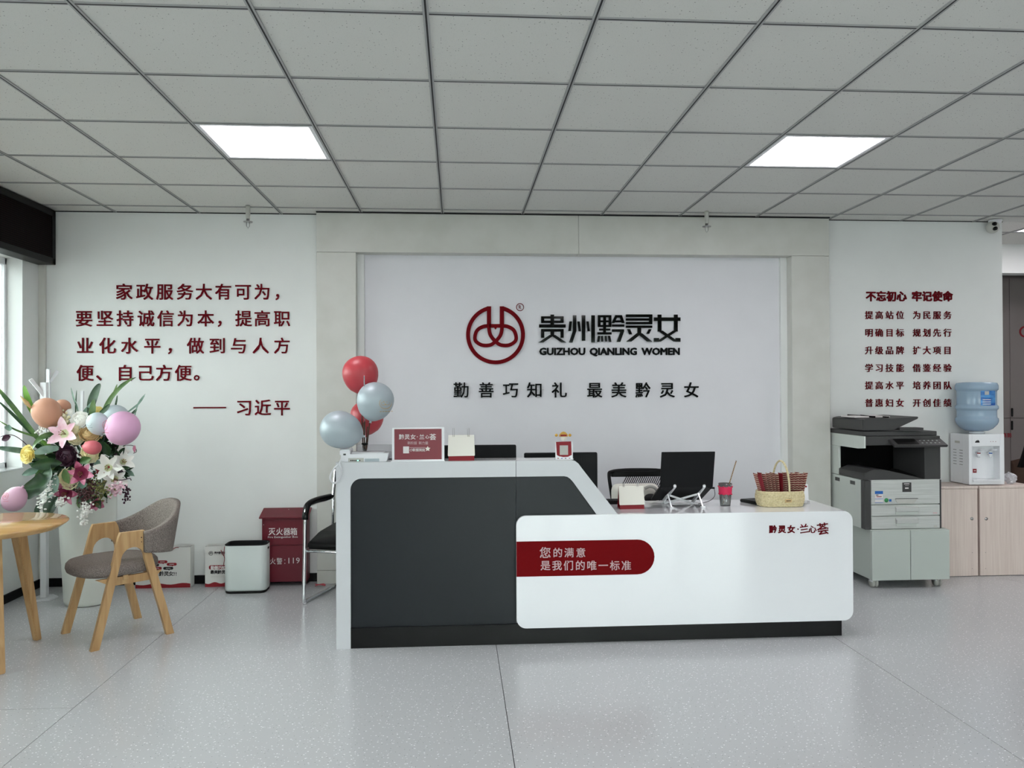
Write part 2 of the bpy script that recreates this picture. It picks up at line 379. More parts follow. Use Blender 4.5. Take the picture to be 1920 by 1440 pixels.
# beyond the end of the back wall the ceiling runs on
for a in range(ncol):
    if cols[a+1]>XE+.05:
        xa=max(cols[a],XE+.0); 
        for ya,yb in ((YW,6.36),(6.36,6.9)): cells.append((xa,cols[a+1],ya,yb))
fixt=[]
for i in (-2,3,8):
    for j in (2,-3,-8): fixt.append((.6*i-.105,2.76+.6*j))
fixt.append((.6*8-.105,5.76))
merged=[]
for xa,xb,ya,yb in cells:
    if ya==YW and xa<4.7 and False: continue
    if any(abs(xa-fx_)<.02 and (abs(ya-fy)<.02) and xb-xa>.58 for fx_,fy in fixt): continue
    if abs(xa-4.695)<.02 and abs(ya-YW)<.01: continue
    tile(xa,xb,ya,yb)
def runner(x0,x1,y0,y1,wd=.022,sl=.007):
    m=MB()
    if x1-x0<y1-y0:   # along Y
        x=(x0+x1)/2
        m.box(x-wd/2,x-sl/2,y0,y1,CEIL-.004,CEIL+.003); m.box(x+sl/2,x+wd/2,y0,y1,CEIL-.004,CEIL+.003); m.box(x-sl/2,x+sl/2,y0,y1,CEIL-.0036,CEIL+.003,mi=1)
    else:
        y=(y0+y1)/2
        m.box(x0,x1,y-wd/2,y-sl/2,CEIL-.003,CEIL+.003); m.box(x0,x1,y+sl/2,y+wd/2,CEIL-.003,CEIL+.003); m.box(x0,x1,y-sl/2,y+sl/2,CEIL-.0027,CEIL+.003,mi=1)
    m.build('grid_runner',['tgrid','tslot'],ce)
for x in cols[1:-1]: runner(x-.001,x+.001,YF,YW if x<XE else 6.9)
for y in rows[1:-1]: runner(XL,XR,y-.001,y+.001,wd=.017,sl=.008)
runner(XE,XR,6.359,6.361,wd=.017,sl=.008)
# shadow gap / edge angle along the back wall
MB().box(XL,-1.034,YW-.012,YW,CEIL-.004,CEIL+.001,mi=0).build('edge_angle',['tslot'],ce)
MB().box(2.873,XE,YW-.012,YW,CEIL-.003,CEIL+.001,mi=0).build('edge_angle',['tslot'],ce)
MB().box(-1.034,2.873,YFR-.014,YFR+.09,CEIL-.006,CEIL+.001).build('edge_angle',['tslot'],ce)
for x,y in fixt:
    if y>5: lab='square white ceiling light panel beyond the right end of the wall'
    elif y>3: lab='glowing square LED ceiling panel %s'%('above the lettered left half of the wall' if x<0 else 'above the copier side of the desk' if x<3 else 'past the right edge of the frame')
    else: lab='square LED ceiling panel behind the camera'
    t=thing('ceiling_light',(x+.3,y+.3,CEIL),lab,'ceiling light','square ceiling light panels')
    MB().box(x+.012,x+.588,y+.012,y+.588,CEIL+.004,CEIL+.03,bev=.0).build('housing','tgrid',t)
    m=MB(); a,b=.014,.034
    m.box(x+a,x+.6-a,y+a,y+b,CEIL-.002,CEIL+.004); m.box(x+a,x+.6-a,y+.6-b,y+.6-a,CEIL-.002,CEIL+.004)
    m.box(x+a,x+b,y+b,y+.6-b,CEIL-.002,CEIL+.004); m.box(x+.6-b,x+.6-a,y+b,y+.6-b,CEIL-.002,CEIL+.004); m.build('frame','white',t)
    m=MB(); z=CEIL+.001; v=[m.bm.verts.new(p) for p in ((x+b,y+b,z),(x+b,y+.6-b,z),(x+.6-b,y+.6-b,z),(x+.6-b,y+b,z))]; m.bm.faces.new(v)
    o=m.build('diffuser','led',t,fix=False)
# back wall (left, recess, right pieces)
XA,XB_=-1.034,2.873; XI,XJ=-.746,2.573; ZT=P(1075,476,YFR).z; YR=6.0
m=MB(); m.box(XL-.2,XI+.05,YW,YW+.15,0,2.86); m.box(XJ-.05,XE,YW,YW+.15,0,2.86); m.box(XI+.05,XJ-.05,YR,YR+.12,0,2.86,mi=1)
wb=m.build('wall_back',['wall','recess']); struct(wb)
# panelled frame around the recess: two uprights and two header boards with a joint
XH=P(1085,440,YFR).x
zj=P(600,1070,YFR).z
for nm,(x0,x1,z0,z1) in {'trim_1':(XA,XI,zj+.001,ZT-.002),'trim_7':(XA,XI,0,zj-.001),'trim_2':(XJ,XB_,0,ZT-.002),'trim_3':(XA,XH-.0012,ZT,CEIL-.008),'trim_4':(XH+.0012,XB_,ZT,CEIL-.008)}.items():
    struct(MB().box(x0,x1,YFR,YR+.01 if x0!=XA else YR+.01,z0,z1,bev=.0015,seg=1).build(nm,'panel'))
# skirting
struct(MB().box(XL+.012,XA,YW-.012,YW,0,.062,bev=.003).build('baseboard_back','baseboard'))
struct(MB().box(XB_,XE,YW-.012,YW,0,.062,bev=.003).build('baseboard_back','baseboard'))
struct(MB().box(XL,XL+.012,YF,YW,0,.062,bev=.003).build('baseboard_left','baseboard'))
# corner pipe trim
pA=P(76,600,YW-.02)
struct(MB().box(XL,XL+.045,YW-.03,YW,0.062,2.35,bev=.004).build('trim_5','panel'))
# left wall with two window openings
SILL=.885; WT=2.36; T=.16
w1=(2.9,5.732); w2=(-2.2,1.5)
m=MB(); X0=XL-T
m.box(X0,XL,YF-.2,YW+.0,0,SILL); m.box(X0,XL,YF-.2,YW,WT,2.86)
m.box(X0,XL,w1[1],YW+.0,SILL,WT); m.box(X0,XL,w2[1],w1[0],SILL,WT); m.box(X0,XL,YF-.2,w2[0],SILL,WT)
wl=m.build('wall_left','wall'); struct(wl)
for k,(a,b) in enumerate((w1,w2)):
    t=bpy.data.objects.new('window_%d'%(k+1),None); COL.objects.link(t); t.location=(XL-.13,(a+b)/2,SILL); struct(t)
    m=MB(); xf=XL-.145; xg=XL-.105
    m.box(xf,xg,a,b,SILL,SILL+.05,bev=.004); m.box(xf,xg,a,b,WT-.05,WT,bev=.004)
    n=3; st=(b-a)/n
    for q in range(n+1):
        y=a+q*st; m.box(xf,xg,max(a,y-.027),min(b,y+.027),SILL,WT,bev=.004)
    m.build('window_frame','white',t)
    for q in range(n): MB().box(xf+.018,xf+.023,a+q*st+.027,a+(q+1)*st-.027,SILL+.05,WT-.05).build('pane','glass',t)
    MB().box(XL-.105,XL+.012,a-.0,b+.0,SILL-.0,SILL+.012,bev=.004).build('window_sill','gloss_white',t)
# front wall (behind the camera) with a glazed shopfront, right wall
m=MB(); m.box(XL-.2,-.6,YF-.15,YF,0,2.86); m.box(4.6,XR+.2,YF-.15,YF,0,2.86); m.box(-.6,4.6,YF-.15,YF,2.4,2.86); m.box(-.6,4.6,YF-.15,YF,0,.2)
struct(m.build('wall_front','wall'))
t=bpy.data.objects.new('window_3',None); COL.objects.link(t); t.location=(2,YF,.2); struct(t)
m=MB()
for q in range(6):
    x=-.6+5.2*q/5; m.box(x-.03,x+.03,YF-.09,YF-.03,.2,2.4,bev=.004)
m.box(-.6,4.6,YF-.09,YF-.03,.2,.26); m.box(-.6,4.6,YF-.09,YF-.03,2.34,2.4); m.build('window_frame','steel',t)
for q in range(5): MB().box(-.57+1.04*q,-.6+1.04*(q+1)-.03,YF-.064,YF-.058,.26,2.34).build('pane','glass',t)
struct(MB().box(XR,XR+.15,YF,9.2,0,2.86).build('wall_right','wall'))
# the area beyond the end of the wall: beam, side return, dark far room with cabinets
zb=P(1900,512,6.9).z; zs=P(1900,456,6.9).z
m=MB(); m.box(XE-.2,XR,6.9,7.05,zb,CEIL+.06); struct(m.build('trim_6','wall'))
struct(MB().box(XE-.15,XE,YW+.15,9.2,0,2.86).build('wall_return','wall'))
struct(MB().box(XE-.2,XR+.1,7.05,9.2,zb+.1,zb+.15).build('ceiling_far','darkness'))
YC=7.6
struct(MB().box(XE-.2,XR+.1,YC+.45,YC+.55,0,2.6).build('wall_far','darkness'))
t=thing('storage_cabinet',(XE+.5,YC,0),'tall grey built-in cupboard in the dim room past the wall end','cabinet')
zc=P(1900,784,YC).z; xs_=P(1894.5,784,YC).x
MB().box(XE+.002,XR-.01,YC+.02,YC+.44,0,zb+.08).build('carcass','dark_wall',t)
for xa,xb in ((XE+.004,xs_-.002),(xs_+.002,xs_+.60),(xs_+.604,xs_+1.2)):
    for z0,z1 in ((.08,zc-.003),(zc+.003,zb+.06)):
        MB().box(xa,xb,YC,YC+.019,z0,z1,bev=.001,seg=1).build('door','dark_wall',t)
for y0,y1 in ((765,781),(789,806)):
    a=P(1896.5,y0,YC); b=P(1896.5,y1,YC)
    MB().box(a.x-.008,a.x+.008,YC-.018,YC,b.z,a.z,bev=.006).build('handle','black',t)
for c,x in (('消',1883),('防',1892.5)): char(c,P(x,816,YC),9.5*YC/F,.002,'print_red',t,.02)
# emblem plate edge seen at the frame edge
a=P(1921,622,YC-.0); m=MB(); m.tube([a+Vector((.05*math.cos(q*PI/12),-.004,.05*math.sin(q*PI/12))) for q in range(24)],.009,n=6,closed=True)
m.build('door_emblem','print_red',t)
# ================================================================== LETTERING ON THE WALLS
TL=.007
def pts2(pl,Y): return [P(x,y,Y) for x,y in pl]
line('家政服务大有可为，',[233,271.5,309,347,382.5,419,456,492,529],547,YW,31,TL,'letter_red','red raised lettering, top line of the four-line text on the left wall','lettering','red lettering on the left wall',off=.014)
line('要坚持诚信为本，提高职',[158,197,235,274,311,348,386,421,457,492,529],597,YW,31,TL,'letter_red','red raised lettering, second line of the left wall text','lettering','red lettering on the left wall',off=.014)
line('业化水平，做到与人方',[160,202,243,286,328,367,408,448,489,529],648,YW,31,TL,'letter_red','red raised lettering, widely spaced third line of the left wall text','lettering','red lettering on the left wall',off=.014)
line('便、自己方便。',[160,196,235,273,308,344,379],699,YW,31,TL,'letter_red','red raised lettering, short fourth line just above the flowers','lettering','red lettering on the left wall',off=.014)
t=line('习近平',[458,493,529],764,YW,31,TL,'letter_red','red raised signature of three characters after a long dash, left wall','lettering','red lettering on the left wall',off=.014)
a=P(363,764.5,YW); b=P(424,764.5,YW); MB().box(a.x,b.x,YW-TL-.001,YW-.0004,a.z-.005,a.z+.005).build('dash','letter_red',t)
line('勤善巧知礼最美黔灵女',[864.7,911.5,957.3,1002.5,1048.5,1114.7,1160,1205.3,1250.7,1296],731,YR,30.5,.012,'letter_black','black raised slogan of ten characters below the big logo','lettering',off=.012)
right=['提高站位为民服务','明确目标规划先行','升级品牌扩大项目','学习技能借鉴经验','提高水平培养团队','普惠妇女开创佳绩']
rx=[1629,1648,1667.4,1687,1718.5,1737.4,1756.4,1776]
line('不忘初心牢记使命',[1632.5,1651.7,1671,1690,1718.5,1737.7,1757,1776.6],555.5,YW,20.5,TL,'letter_red','extra bold dark red heading line on the right wall','lettering','red lettering on the right wall',off=.034)
ord_=['first thin line under the bold heading','second thin line under the bold heading','third thin line, middle of the right wall text','fourth thin line, third from the bottom','fifth thin line, second from the bottom','lowest thin line, just above the copier']
for k,(s,y) in enumerate(zip(right,(590.8,623.8,656.8,689.8,722.5,755.2))):
    line(s,rx,y,YW,16.8,TL,'letter_red','dark red lettering on the right wall, '+ord_[k],'lettering','red lettering on the right wall',off=.009)
# ---- company emblem (ring with interlaced loops and a heart) and mirror lettering
def emblem(cx,cy,s,Y,depth,mt,parent,name='emblem',wd=27,dy=0):
    """emblem drawn from its measured strokes; (cx,cy) pixel centre, s = scale to the large wall emblem"""
    def q(x,y): p=P(cx+(x-403)/3.692*s,cy+(y-325)/3.692*s,Y); return (p.x,p.z)
    def smooth(pl,n=8):
        out=[]
        for i in range(len(pl)-1):
            p0=pl[max(i-1,0)];p1=pl[i];p2=pl[i+1];p3=pl[min(i+2,len(pl)-1)]
            for k in range(n):
                u=k/n; out.append(tuple(.5*((2*p1[c])+(-p0[c]+p2[c])*u+(2*p0[c]-5*p1[c]+4*p2[c]-p3[c])*u*u+(-p0[c]+3*p1[c]-3*p2[c]+p3[c])*u**3) for c in (0,1)))
        out.append(pl[-1]); return out
    def ribbon(m,pl,w,z0):
        n=len(pl); L=[];R=[]
        for i in range(n):
            a=pl[max(i-1,0)]; b=pl[min(i+1,n-1)]; dx,dy_=b[0]-a[0],b[1]-a[1]; l=math.hypot(dx,dy_) or 1
            nx,ny=-dy_/l*w/2,dx/l*w/2; L.append((pl[i][0]+nx,pl[i][1]+ny)); R.append((pl[i][0]-nx,pl[i][1]-ny))
        f=[];bk=[]
        for side in (L,R):
            f.append([m.bm.verts.new((q(*p)[0],Y-depth-z0,q(*p)[1])) for p in side]); bk.append([m.bm.verts.new((q(*p)[0],Y-.0004,q(*p)[1])) for p in side])
        for i in range(n-1):
            m.bm.faces.new([f[0][i],f[0][i+1],f[1][i+1],f[1][i]]); m.bm.faces.new([f[0][i+1],f[0][i],bk[0][i],bk[0][i+1]]); m.bm.faces.new([f[1][i],f[1][i+1],bk[1][i+1],bk[1][i]])
        for i in (0,n-1):
            vs=[f[0][i],f[1][i],bk[1][i],bk[0][i]]; m.bm.faces.new(vs if i==0 else vs[::-1])
    m=MB(); r=190; ga=math.asin(45/r)
    arc=[(403+r*math.sin(a),325-r*math.cos(a)) for a in [ga+(2*PI-2*ga)*k/64 for k in range(65)]]
    ribbon(m,arc,wd,0)
    ribbon(m,[(358,128),(358,262)],wd+2,.0003); ribbon(m,[(447,128),(447,262)],wd+2,.0003)
    ribbon(m,smooth([(358,250),(358,285),(370,330),(403,370),(440,395),(495,396),(538,370),(545,335),(528,292),(488,268),(447,263),(403,263),(360,263)]),wd-2,.0006)
    ribbon(m,smooth([(447,250),(447,285),(436,330),(403,370),(366,395),(311,396),(268,370),(261,335),(278,292),(318,268),(360,263)]),wd-2,.0009)
    # notch that makes the gap between the loops heart-shaped
    for z_ in (0,):
        p3=[q(378,268),q(428,268),q(412,276),q(403,290),q(394,276)]; m.prism([(x,Y-.0004,z) for x,z in p3],(0,-depth,0))
    return m.build(name,mt,parent)
t=thing('wall_emblem',P(929,628,YR),'large dark red ring emblem with two interlaced loops left of the mirror lettering','emblem')
emblem(929,628,1,YR,.014,'emblem_red',t)
a=P(975,576,YR); m=MB(); m.tube([a+Vector((.0275*math.cos(k*PI/12),-.003,.0275*math.sin(k*PI/12))) for k in range(24)],.003,n=5,closed=True)
m.build('registered_ring','emblem_red',t); char('R',a,1,.004,'emblem_red',t,.0,fit=(.018,.03))
t=thing('brand_lettering',P(1143,616,YR),'row of five bold black mirror-finish characters right of the emblem','lettering')
def zq(x,y): return P(820+x/3.692,540+y/3.692,YR)
def block_char(rects,segs,nm='character'):
    """a block-style character: bars (x0,y0,x1,y1) and slanted strokes (x0,y0,x1,y1,width), in measured units"""
    m=MB(); k=0
    def poly(pl):
        nonlocal k; k+=1
        p3=[zq(x,y) for x,y in pl]; m.prism([(p.x,YR-.0004,p.z) for p in p3],(0,-.014-.0002*k,0))
    for x0,y0,x1,y1 in rects:
        if x1-x0>y1-y0: y0-=1.2; y1+=1.2
        else: x0-=1; x1+=1
        poly([(x0,y0),(x1,y0),(x1,y1),(x0,y1)])
    for x0,y0,x1,y1,w_ in segs:   # slanted strokes with horizontal-cut ends
        poly([(x0-w_/2,y0),(x0+w_/2,y0),(x1+w_/2,y1),(x1-w_/2,y1)])
    return m.build(nm,'letter_mirror',t)
block_char([(718,198,872,212),(718,198,738,240),(852,198,872,240),(718,228,872,242),(783,185,806,262),(703,254,887,274),(718,286,872,302),(718,286,738,346),(852,286,872,346),(783,302,806,330)],[(792,326,716,378,34),(798,326,874,378,34)])
block_char([(938,190,960,300),(1000,190,1022,366),(1065,190,1088,378)],[(949,298,922,378,24),(922,232,914,300,18),(976,232,984,300,16),(1038,232,1046,300,16)])
block_char([(1110,190,1202,203),(1110,190,1127,268),(1185,190,1202,268),(1110,226,1202,237),(1110,258,1202,270),(1147,203,1165,322),(1118,283,1195,294),(1106,308,1204,322),(1228,190,1276,206),(1226,226,1272,238),(1207,254,1292,268),(1207,288,1290,303)],[(1118,332,1112,374,16),(1138,332,1140,372,13),(1163,332,1166,372,13),(1186,332,1194,374,16),(1238,192,1213,244,20),(1266,192,1284,244,20),(1278,300,1252,374,24)])
block_char([(1303,185,1485,202),(1303,212,1485,226),(1303,237,1485,251),(1465,185,1485,251),(1303,262,1485,276),(1384,270,1407,322)],[(1322,286,1336,322,20),(1470,286,1454,318,20),(1395,314,1322,372,36),(1396,314,1468,372,36)])
block_char([(1497,206,1680,228),(1524,185,1548,302),(1636,185,1660,302),(1497,348,1532,372),(1646,348,1680,372)],[(1540,296,1650,372,32),(1644,296,1528,372,32)])
t=thing('latin_lettering',P(1143,659,YR),'small black capital letters in one line under the mirror characters','lettering')
wds=(('GUIZHOU',1010.5,1098),('QIANLING',1104.5,1195),('WOMEN',1201.5,1275.5))
for wd_,x0,x1 in wds:
    qd=1.17 if 'Q' in wd_ else 1
    char(wd_,P((x0+x1)/2,659+7*(qd-1),YR),1,.010,'letter_black',t,.038,name='word',fit=((x1-x0)*YR/F,14.2*qd*YR/F))
# ================================================================== RECEPTION DESK
YD=4.39; ZC=1.027; ZW=.718; YB=4.91; YCB=4.585
def xd(px,Y=YD): return P(px,1000,Y).x
def zd(py,px=968,Y=YD): return P(px,py,Y).z
D=thing('reception_desk',(.8,4.65,0),'long white and charcoal reception desk with stepped top and red band','desk')
xl=xd(630); xli=xd(657); xs=xd(968); xr=xd(1598); 
def arc(c,r,a0,a1,n=8): return [(c[0]+r*math.cos(math.radians(a0+(a1-a0)*k/n)),c[1]+r*math.sin(math.radians(a0+(a1-a0)*k/n))) for k in range(n+1)]
# white frame (upright + top rail + raking end) split at the joint x=968
Fw=.045; zt=ZC; zi=zd(897,700); 
xk=xd(1081); xk2=xd(1158); xi=xd(1068); xi2=xd(1122)
zlo=ZW-.012
def rake(x0,z0,x1,z1,z): return x0+(x1-x0)*(z0-z)/(z0-z1)
outer=[(xl,0),(xl,zt)]; inner=[(xli,0)]+[(xli,zi-.062)]+arc((xli+.062,zi-.062),.062,180,90,8)+[(xs-.0012,zi)]
poly=[(xl,.0),(xli,.0)]+[(xli,zi-.062)]+arc((xli+.062,zi-.062),.062,180,90,8)[1:]+[(xs-.0012,zi),(xs-.0012,zt),(xl,zt)]
MB().prism([(x,YD,z) for x,z in poly],(0,Fw,0)).build('white_frame','desk_white',D)
q0=(xd(1078),zt); q1=(xd(1158),ZW+.003)
p_in0=(xi,zi); p_in1=(xi2,zlo-.0)
poly=[(xs+.0012,zi)]+[(p_in0[0]-.03,zi),(p_in0[0]-.012,zi-.004),(p_in0[0]+.006,zi-.016),(p_in0[0]+.022,zi-.034)]+[p_in1]+[(xd(1175),zlo),(q1[0],q1[1])]+[(q0[0]+.04,zt-.045),(q0[0]+.022,zt-.02),(q0[0]+.004,zt-.006),(q0[0]-.02,zt)]+[(xs+.0012,zt)]
MB().prism([(x,YD,z) for x,z in poly],(0,Fw,0)).build('white_frame','desk_white',D)
# charcoal panels, slightly recessed
zp=zd(1179,700)
MB().box(xli,xs-.001,YD+.018,YD+.036,zp,zi+.02).build('charcoal_panel','grey_panel',D)
poly=[(xs+.001,zlo-.05),(xs+.001,zi+.01),(xi+.02,zi+.01),(xi2+.03,zlo-.05)]
MB().prism([(x,YD+.018,z) for x,z in poly],(0,.018,0)).build('charcoal_panel','grey_panel',D)
# body behind: counter box, low carcass, tops
MB().box(xl,xl+.03,YD+Fw,YB-.1,0,ZW-.03).build('end_panel','desk_white',D)
MB().box(xd(1560),xd(1578),YD+.03,YB-.02,0.0,ZW-.02).build('end_panel','desk_white',D)
MB().box(xl,q0[0]-.02,YD+Fw,YCB,ZC-.03,ZC,bev=.003).build('counter_top','gloss_white',D)
MB().box(xl+.03,q0[0]+.03,YCB-.03,YCB-.012,ZW,ZC-.03).build('riser','desk_white',D)
m=MB(); Xr=xd(1587); rr=.03
m.prism([(x,y,ZW-.028) for x,y in [(xl,YD+Fw),(q1[0]-.02,YD+Fw),(q1[0]-.02,YD-.012),(Xr-rr,YD-.012)]+[(Xr-rr+rr*math.sin(k*PI/12),YD-.012+rr-rr*math.cos(k*PI/12)) for k in range(1,7)]+[(Xr,YB),(xl,YB)]],(0,0,.028),bev=.002); m.build('worktop','gloss_white',D)
MB().box(xli-.01,xd(1578),YD+.006,YD+.03,0,zp+.004).build('plinth','baseboard',D)
MB().box(xl+.03,xd(1560),YB-.2,YB-.18,.05,ZW-.03).build('modesty_board','desk_white',D)
# low front panel with rounded corners
yf=YD-.018; x0=P(968,1000,yf).x; x1=P(1599,1000,yf).x; zt2=P(1200,964,yf).z; zb2=P(1200,1173,yf).z; R=.055
pl=arc((x1-R,zt2-R),R,90,0)+arc((x1-R,zb2+R),R,0,-90)+arc((x0+R,zb2+R),R,270,180)+arc((x0+R,zt2-R),R,180,90)
MB().prism([(x,yf,z) for x,z in pl],(0,.022,0)).build('front_panel','gloss_white',D)
# red band
za=P(968,1015.5,yf).z; zc_=P(968,1081.5,yf).z; rb=(za-zc_)/2; xe=P(1227,1047,yf).x
pl=[(x0+.0005,zc_),(x0+.0005,za)]+[(x,z) for x,z in arc((xe-rb,(za+zc_)/2),rb,90,-90,14)]
MB().prism([(x,yf-.0025,z) for x,z in pl],(0,.0023,0)).build('red_band','band_red',D)
for c,x in zip('您的满意',(1022.3,1045.7,1067,1089)): char(c,P(x,1036,yf-.003),(22 if c=='您' else 19)*yf/F,.001,'print_pink',D,.012,name='letter')
for c,x in zip('是我们的唯一标准',(1022.7,1044.3,1066,1088,1109.5,1131,1152.8,1174.3)): char(c,P(x,1060,yf-.003),19.5*yf/F,.001,'print_pink',D,.012,name='letter')
for c,x,s in zip('黔灵女·兰心荟',(1449,1466,1483.3,1496,1507.5,1523,1542.5),(15.5,15.5,15.5,15,19,16,24)):
    if c=='·': char(c,P(x,992,yf),1,.004,'letter_red',D,.0,name='letter',fit=(.008,.008))
    else: char(c,P(x,992 if s<18 else 991,yf),s*yf/F,.004,'letter_red',D,.03 if s<16 else .012,name='letter',mtx=Matrix.Rotation(-.12 if s>15.6 else 0,4,'Y'))
# ================================================================== THINGS ON THE HIGH COUNTER
def zcy(px,py): return PZ(px,py,ZC)
# telephone base with handset and coiled cord
t=thing('telephone',(P(685,866,4.45).x,4.5,ZC),'white corded desk telephone base at the left end of the high counter','telephone')
xa=P(640,866,4.43).x; xb=P(729,866,4.43).x; zz=P(680,850,4.43).z
pl=[(xa,4.43,ZC+.006),(xb-.012,4.43,ZC+.006),(xb,4.43,zz),(xa+.003,4.43,zz-.004)]
m=MB(); m.prism([(xa-.004,4.425,ZC),(xb-.012,4.425,ZC),(xb,4.425,zz),(xa,4.425,zz-.004)],(0,.135,0),bev=.003); m.build('base','white',t)
b0=P(652,858,4.4245); MB().box(P(653,862,4.4245).x,P(682,862,4.4245).x,4.4232,4.425,P(653,867,4.4245).z,P(653,859,4.4245).z).build('indicator_plate','print_grey',t)
m=MB()
for px in (658,661,664,667.5,674.5): 
    c=P(px,863.4,4.4235); m.box(c.x-.003,c.x+.003,4.422,4.4235,c.z-.003,c.z+.003)
m.build('key','black',t)
c=P(671,863.4,4.4235); MB().box(c.x-.005,c.x+.005,4.422,4.4235,c.z-.003,c.z+.003).build('status_light',emit('green_lamp',(.5,1,.85,1),1.5),t)
MB().box(P(684,862,4.4245).x,P(711,862,4.4245).x,4.4235,4.425,P(684,867,4.4245).z,P(684,860,4.4245).z).build('label_window','bal_silver',t)
m=MB(); m.box(xa+.055,xb-.03,4.44,4.54,zz-.002,zz+.004,bev=.002); m.build('top_plate','white',t)
m=MB()
hs_=0
hs=[Vector((P(645,857,4.43).x,4.425,zz+.004)),Vector((P(646,853,4.43).x,4.45,zz+.022)),Vector((P(654,846,4.45).x,4.52,zz+.035)),Vector((P(658,848,4.45).x,4.57,zz+.02))]
for i in range(3):
    pass
hx0,hx1=P(637,850,4.43).x,P(656,850,4.43).x
m.prism([(hx0,4.425,zz-.012),(hx0,4.425,zz+.018),(hx0,4.445,zz+.027),(hx0,4.55,zz+.027),(hx0,4.572,zz+.018),(hx0,4.572,zz-.008),(hx0,4.53,zz-.004),(hx0,4.52,zz+.008),(hx0,4.478,zz+.008),(hx0,4.466,zz-.008)],(hx1-hx0,0,0),bev=.005); m.build('handset','white',t)
c=P(646,852,4.4225); MB().box(c.x-.007,c.x+.007,4.4225,4.426,c.z-.005,c.z+.004).build('cord_socket','copier_dark',t)
# coiled cord : loop hanging off the desk end
cps=[P(641,858,4.425),P(635,870,4.40),P(627,878,4.375),P(620,890,4.37),P(620,900,4.37),P(627,906,4.37),P(635,900,4.37),P(640,888,4.372),P(640,878,4.375),P(637,869,4.39),P(640,862,4.415)]
def spline(pts,n=10):
    out=[]
    for i in range(len(pts)-1):
        p0=pts[max(i-1,0)];p1=pts[i];p2=pts[i+1];p3=pts[min(i+2,len(pts)-1)]
        for k in range(n):
            u=k/n; out.append(.5*((2*p1)+(-p0+p2)*u+(2*p0-5*p1+4*p2-p3)*u*u+(-p0+3*p1-3*p2+p3)*u**3))
    out.append(pts[-1]); return out
sp=spline(cps,34); hel=[]
for i,p in enumerate(sp):
    tt=(sp[min(i+1,len(sp)-1)]-sp[max(i-1,0)]).normalized(); n1=tt.cross(Vector((0,1,0))); n1=n1.normalized() if n1.length>.01 else Vector((1,0,0)); n2=tt.cross(n1)
    a=i*2*PI/5.2; k=.0048*min(1,i/30,(len(sp)-1-i)/30); hel.append(p+n1*math.cos(a)*k+n2*math.sin(a)*k)
MB().tube(hel,.0019,n=5).build('coiled_cord','white',t)
# clear acrylic box behind the telephone
t=thing('acrylic_box',(P(702,850,4.56).x,4.56,ZC),'low clear acrylic box with pinkish tint behind the telephone','box')
m=MB(); xa2=P(668,850,4.56).x; xb2=P(737,850,4.56).x
for bx in ((xa2,xb2,4.563,4.566,ZC,ZC+.085),(xa2,xb2,4.578,4.581,ZC,ZC+.085),(xa2,xa2+.003,4.566,4.578,ZC,ZC+.085),(xb2-.003,xb2,4.566,4.578,ZC,ZC+.085),(xa2,xb2,4.563,4.581,ZC,ZC+.004)): m.box(*bx)
m.build('box_shell','acrylic',t)
# balloon stand
Yb=4.50; t=thing('balloon_stand',(P(684,848,Yb+.07).x,4.57,ZC),'slim balloon stand with clear pole and brown sticks on the counter','stand')
zt_=zz+.006
c0=P(684,848,4.565); base=Vector((c0.x,4.572,ZC)); 
m=MB(); m.lathe((base.x,base.y-.0,ZC),[(.012,0),(.012,.06),(.007,.064)],n=16); m.build('base','copier_dark',t)
m=MB(); m.tube([Vector((base.x,base.y,ZC+.06)),P(683.7,800,4.53),P(682.8,705,4.33)],[.0045,.004,.003],n=8); m.build('pole','acrylic',t)
for x0_,x1_,y1_ in ((681,677,735),(683,684,790),(687,694,786),(684,682,792),(686,689,800)):
    m=MB(); m.tube([P(x0_,846,4.57),P(x1_,y1_,4.50)],.0035,n=6); m.build('stick','brown',t)
m=MB(); m.tube([P(678,772.5,4.49),P(684,773.5,4.49),P(690,773.5,4.49)],[.003,.005,.003],n=6); m.build('clip','acrylic',t)
m=MB(); m.tube([P(678,832,4.53),P(684,833,4.53),P(690,832,4.53)],[.004,.009,.004],n=8); m.build('clip','black',t)
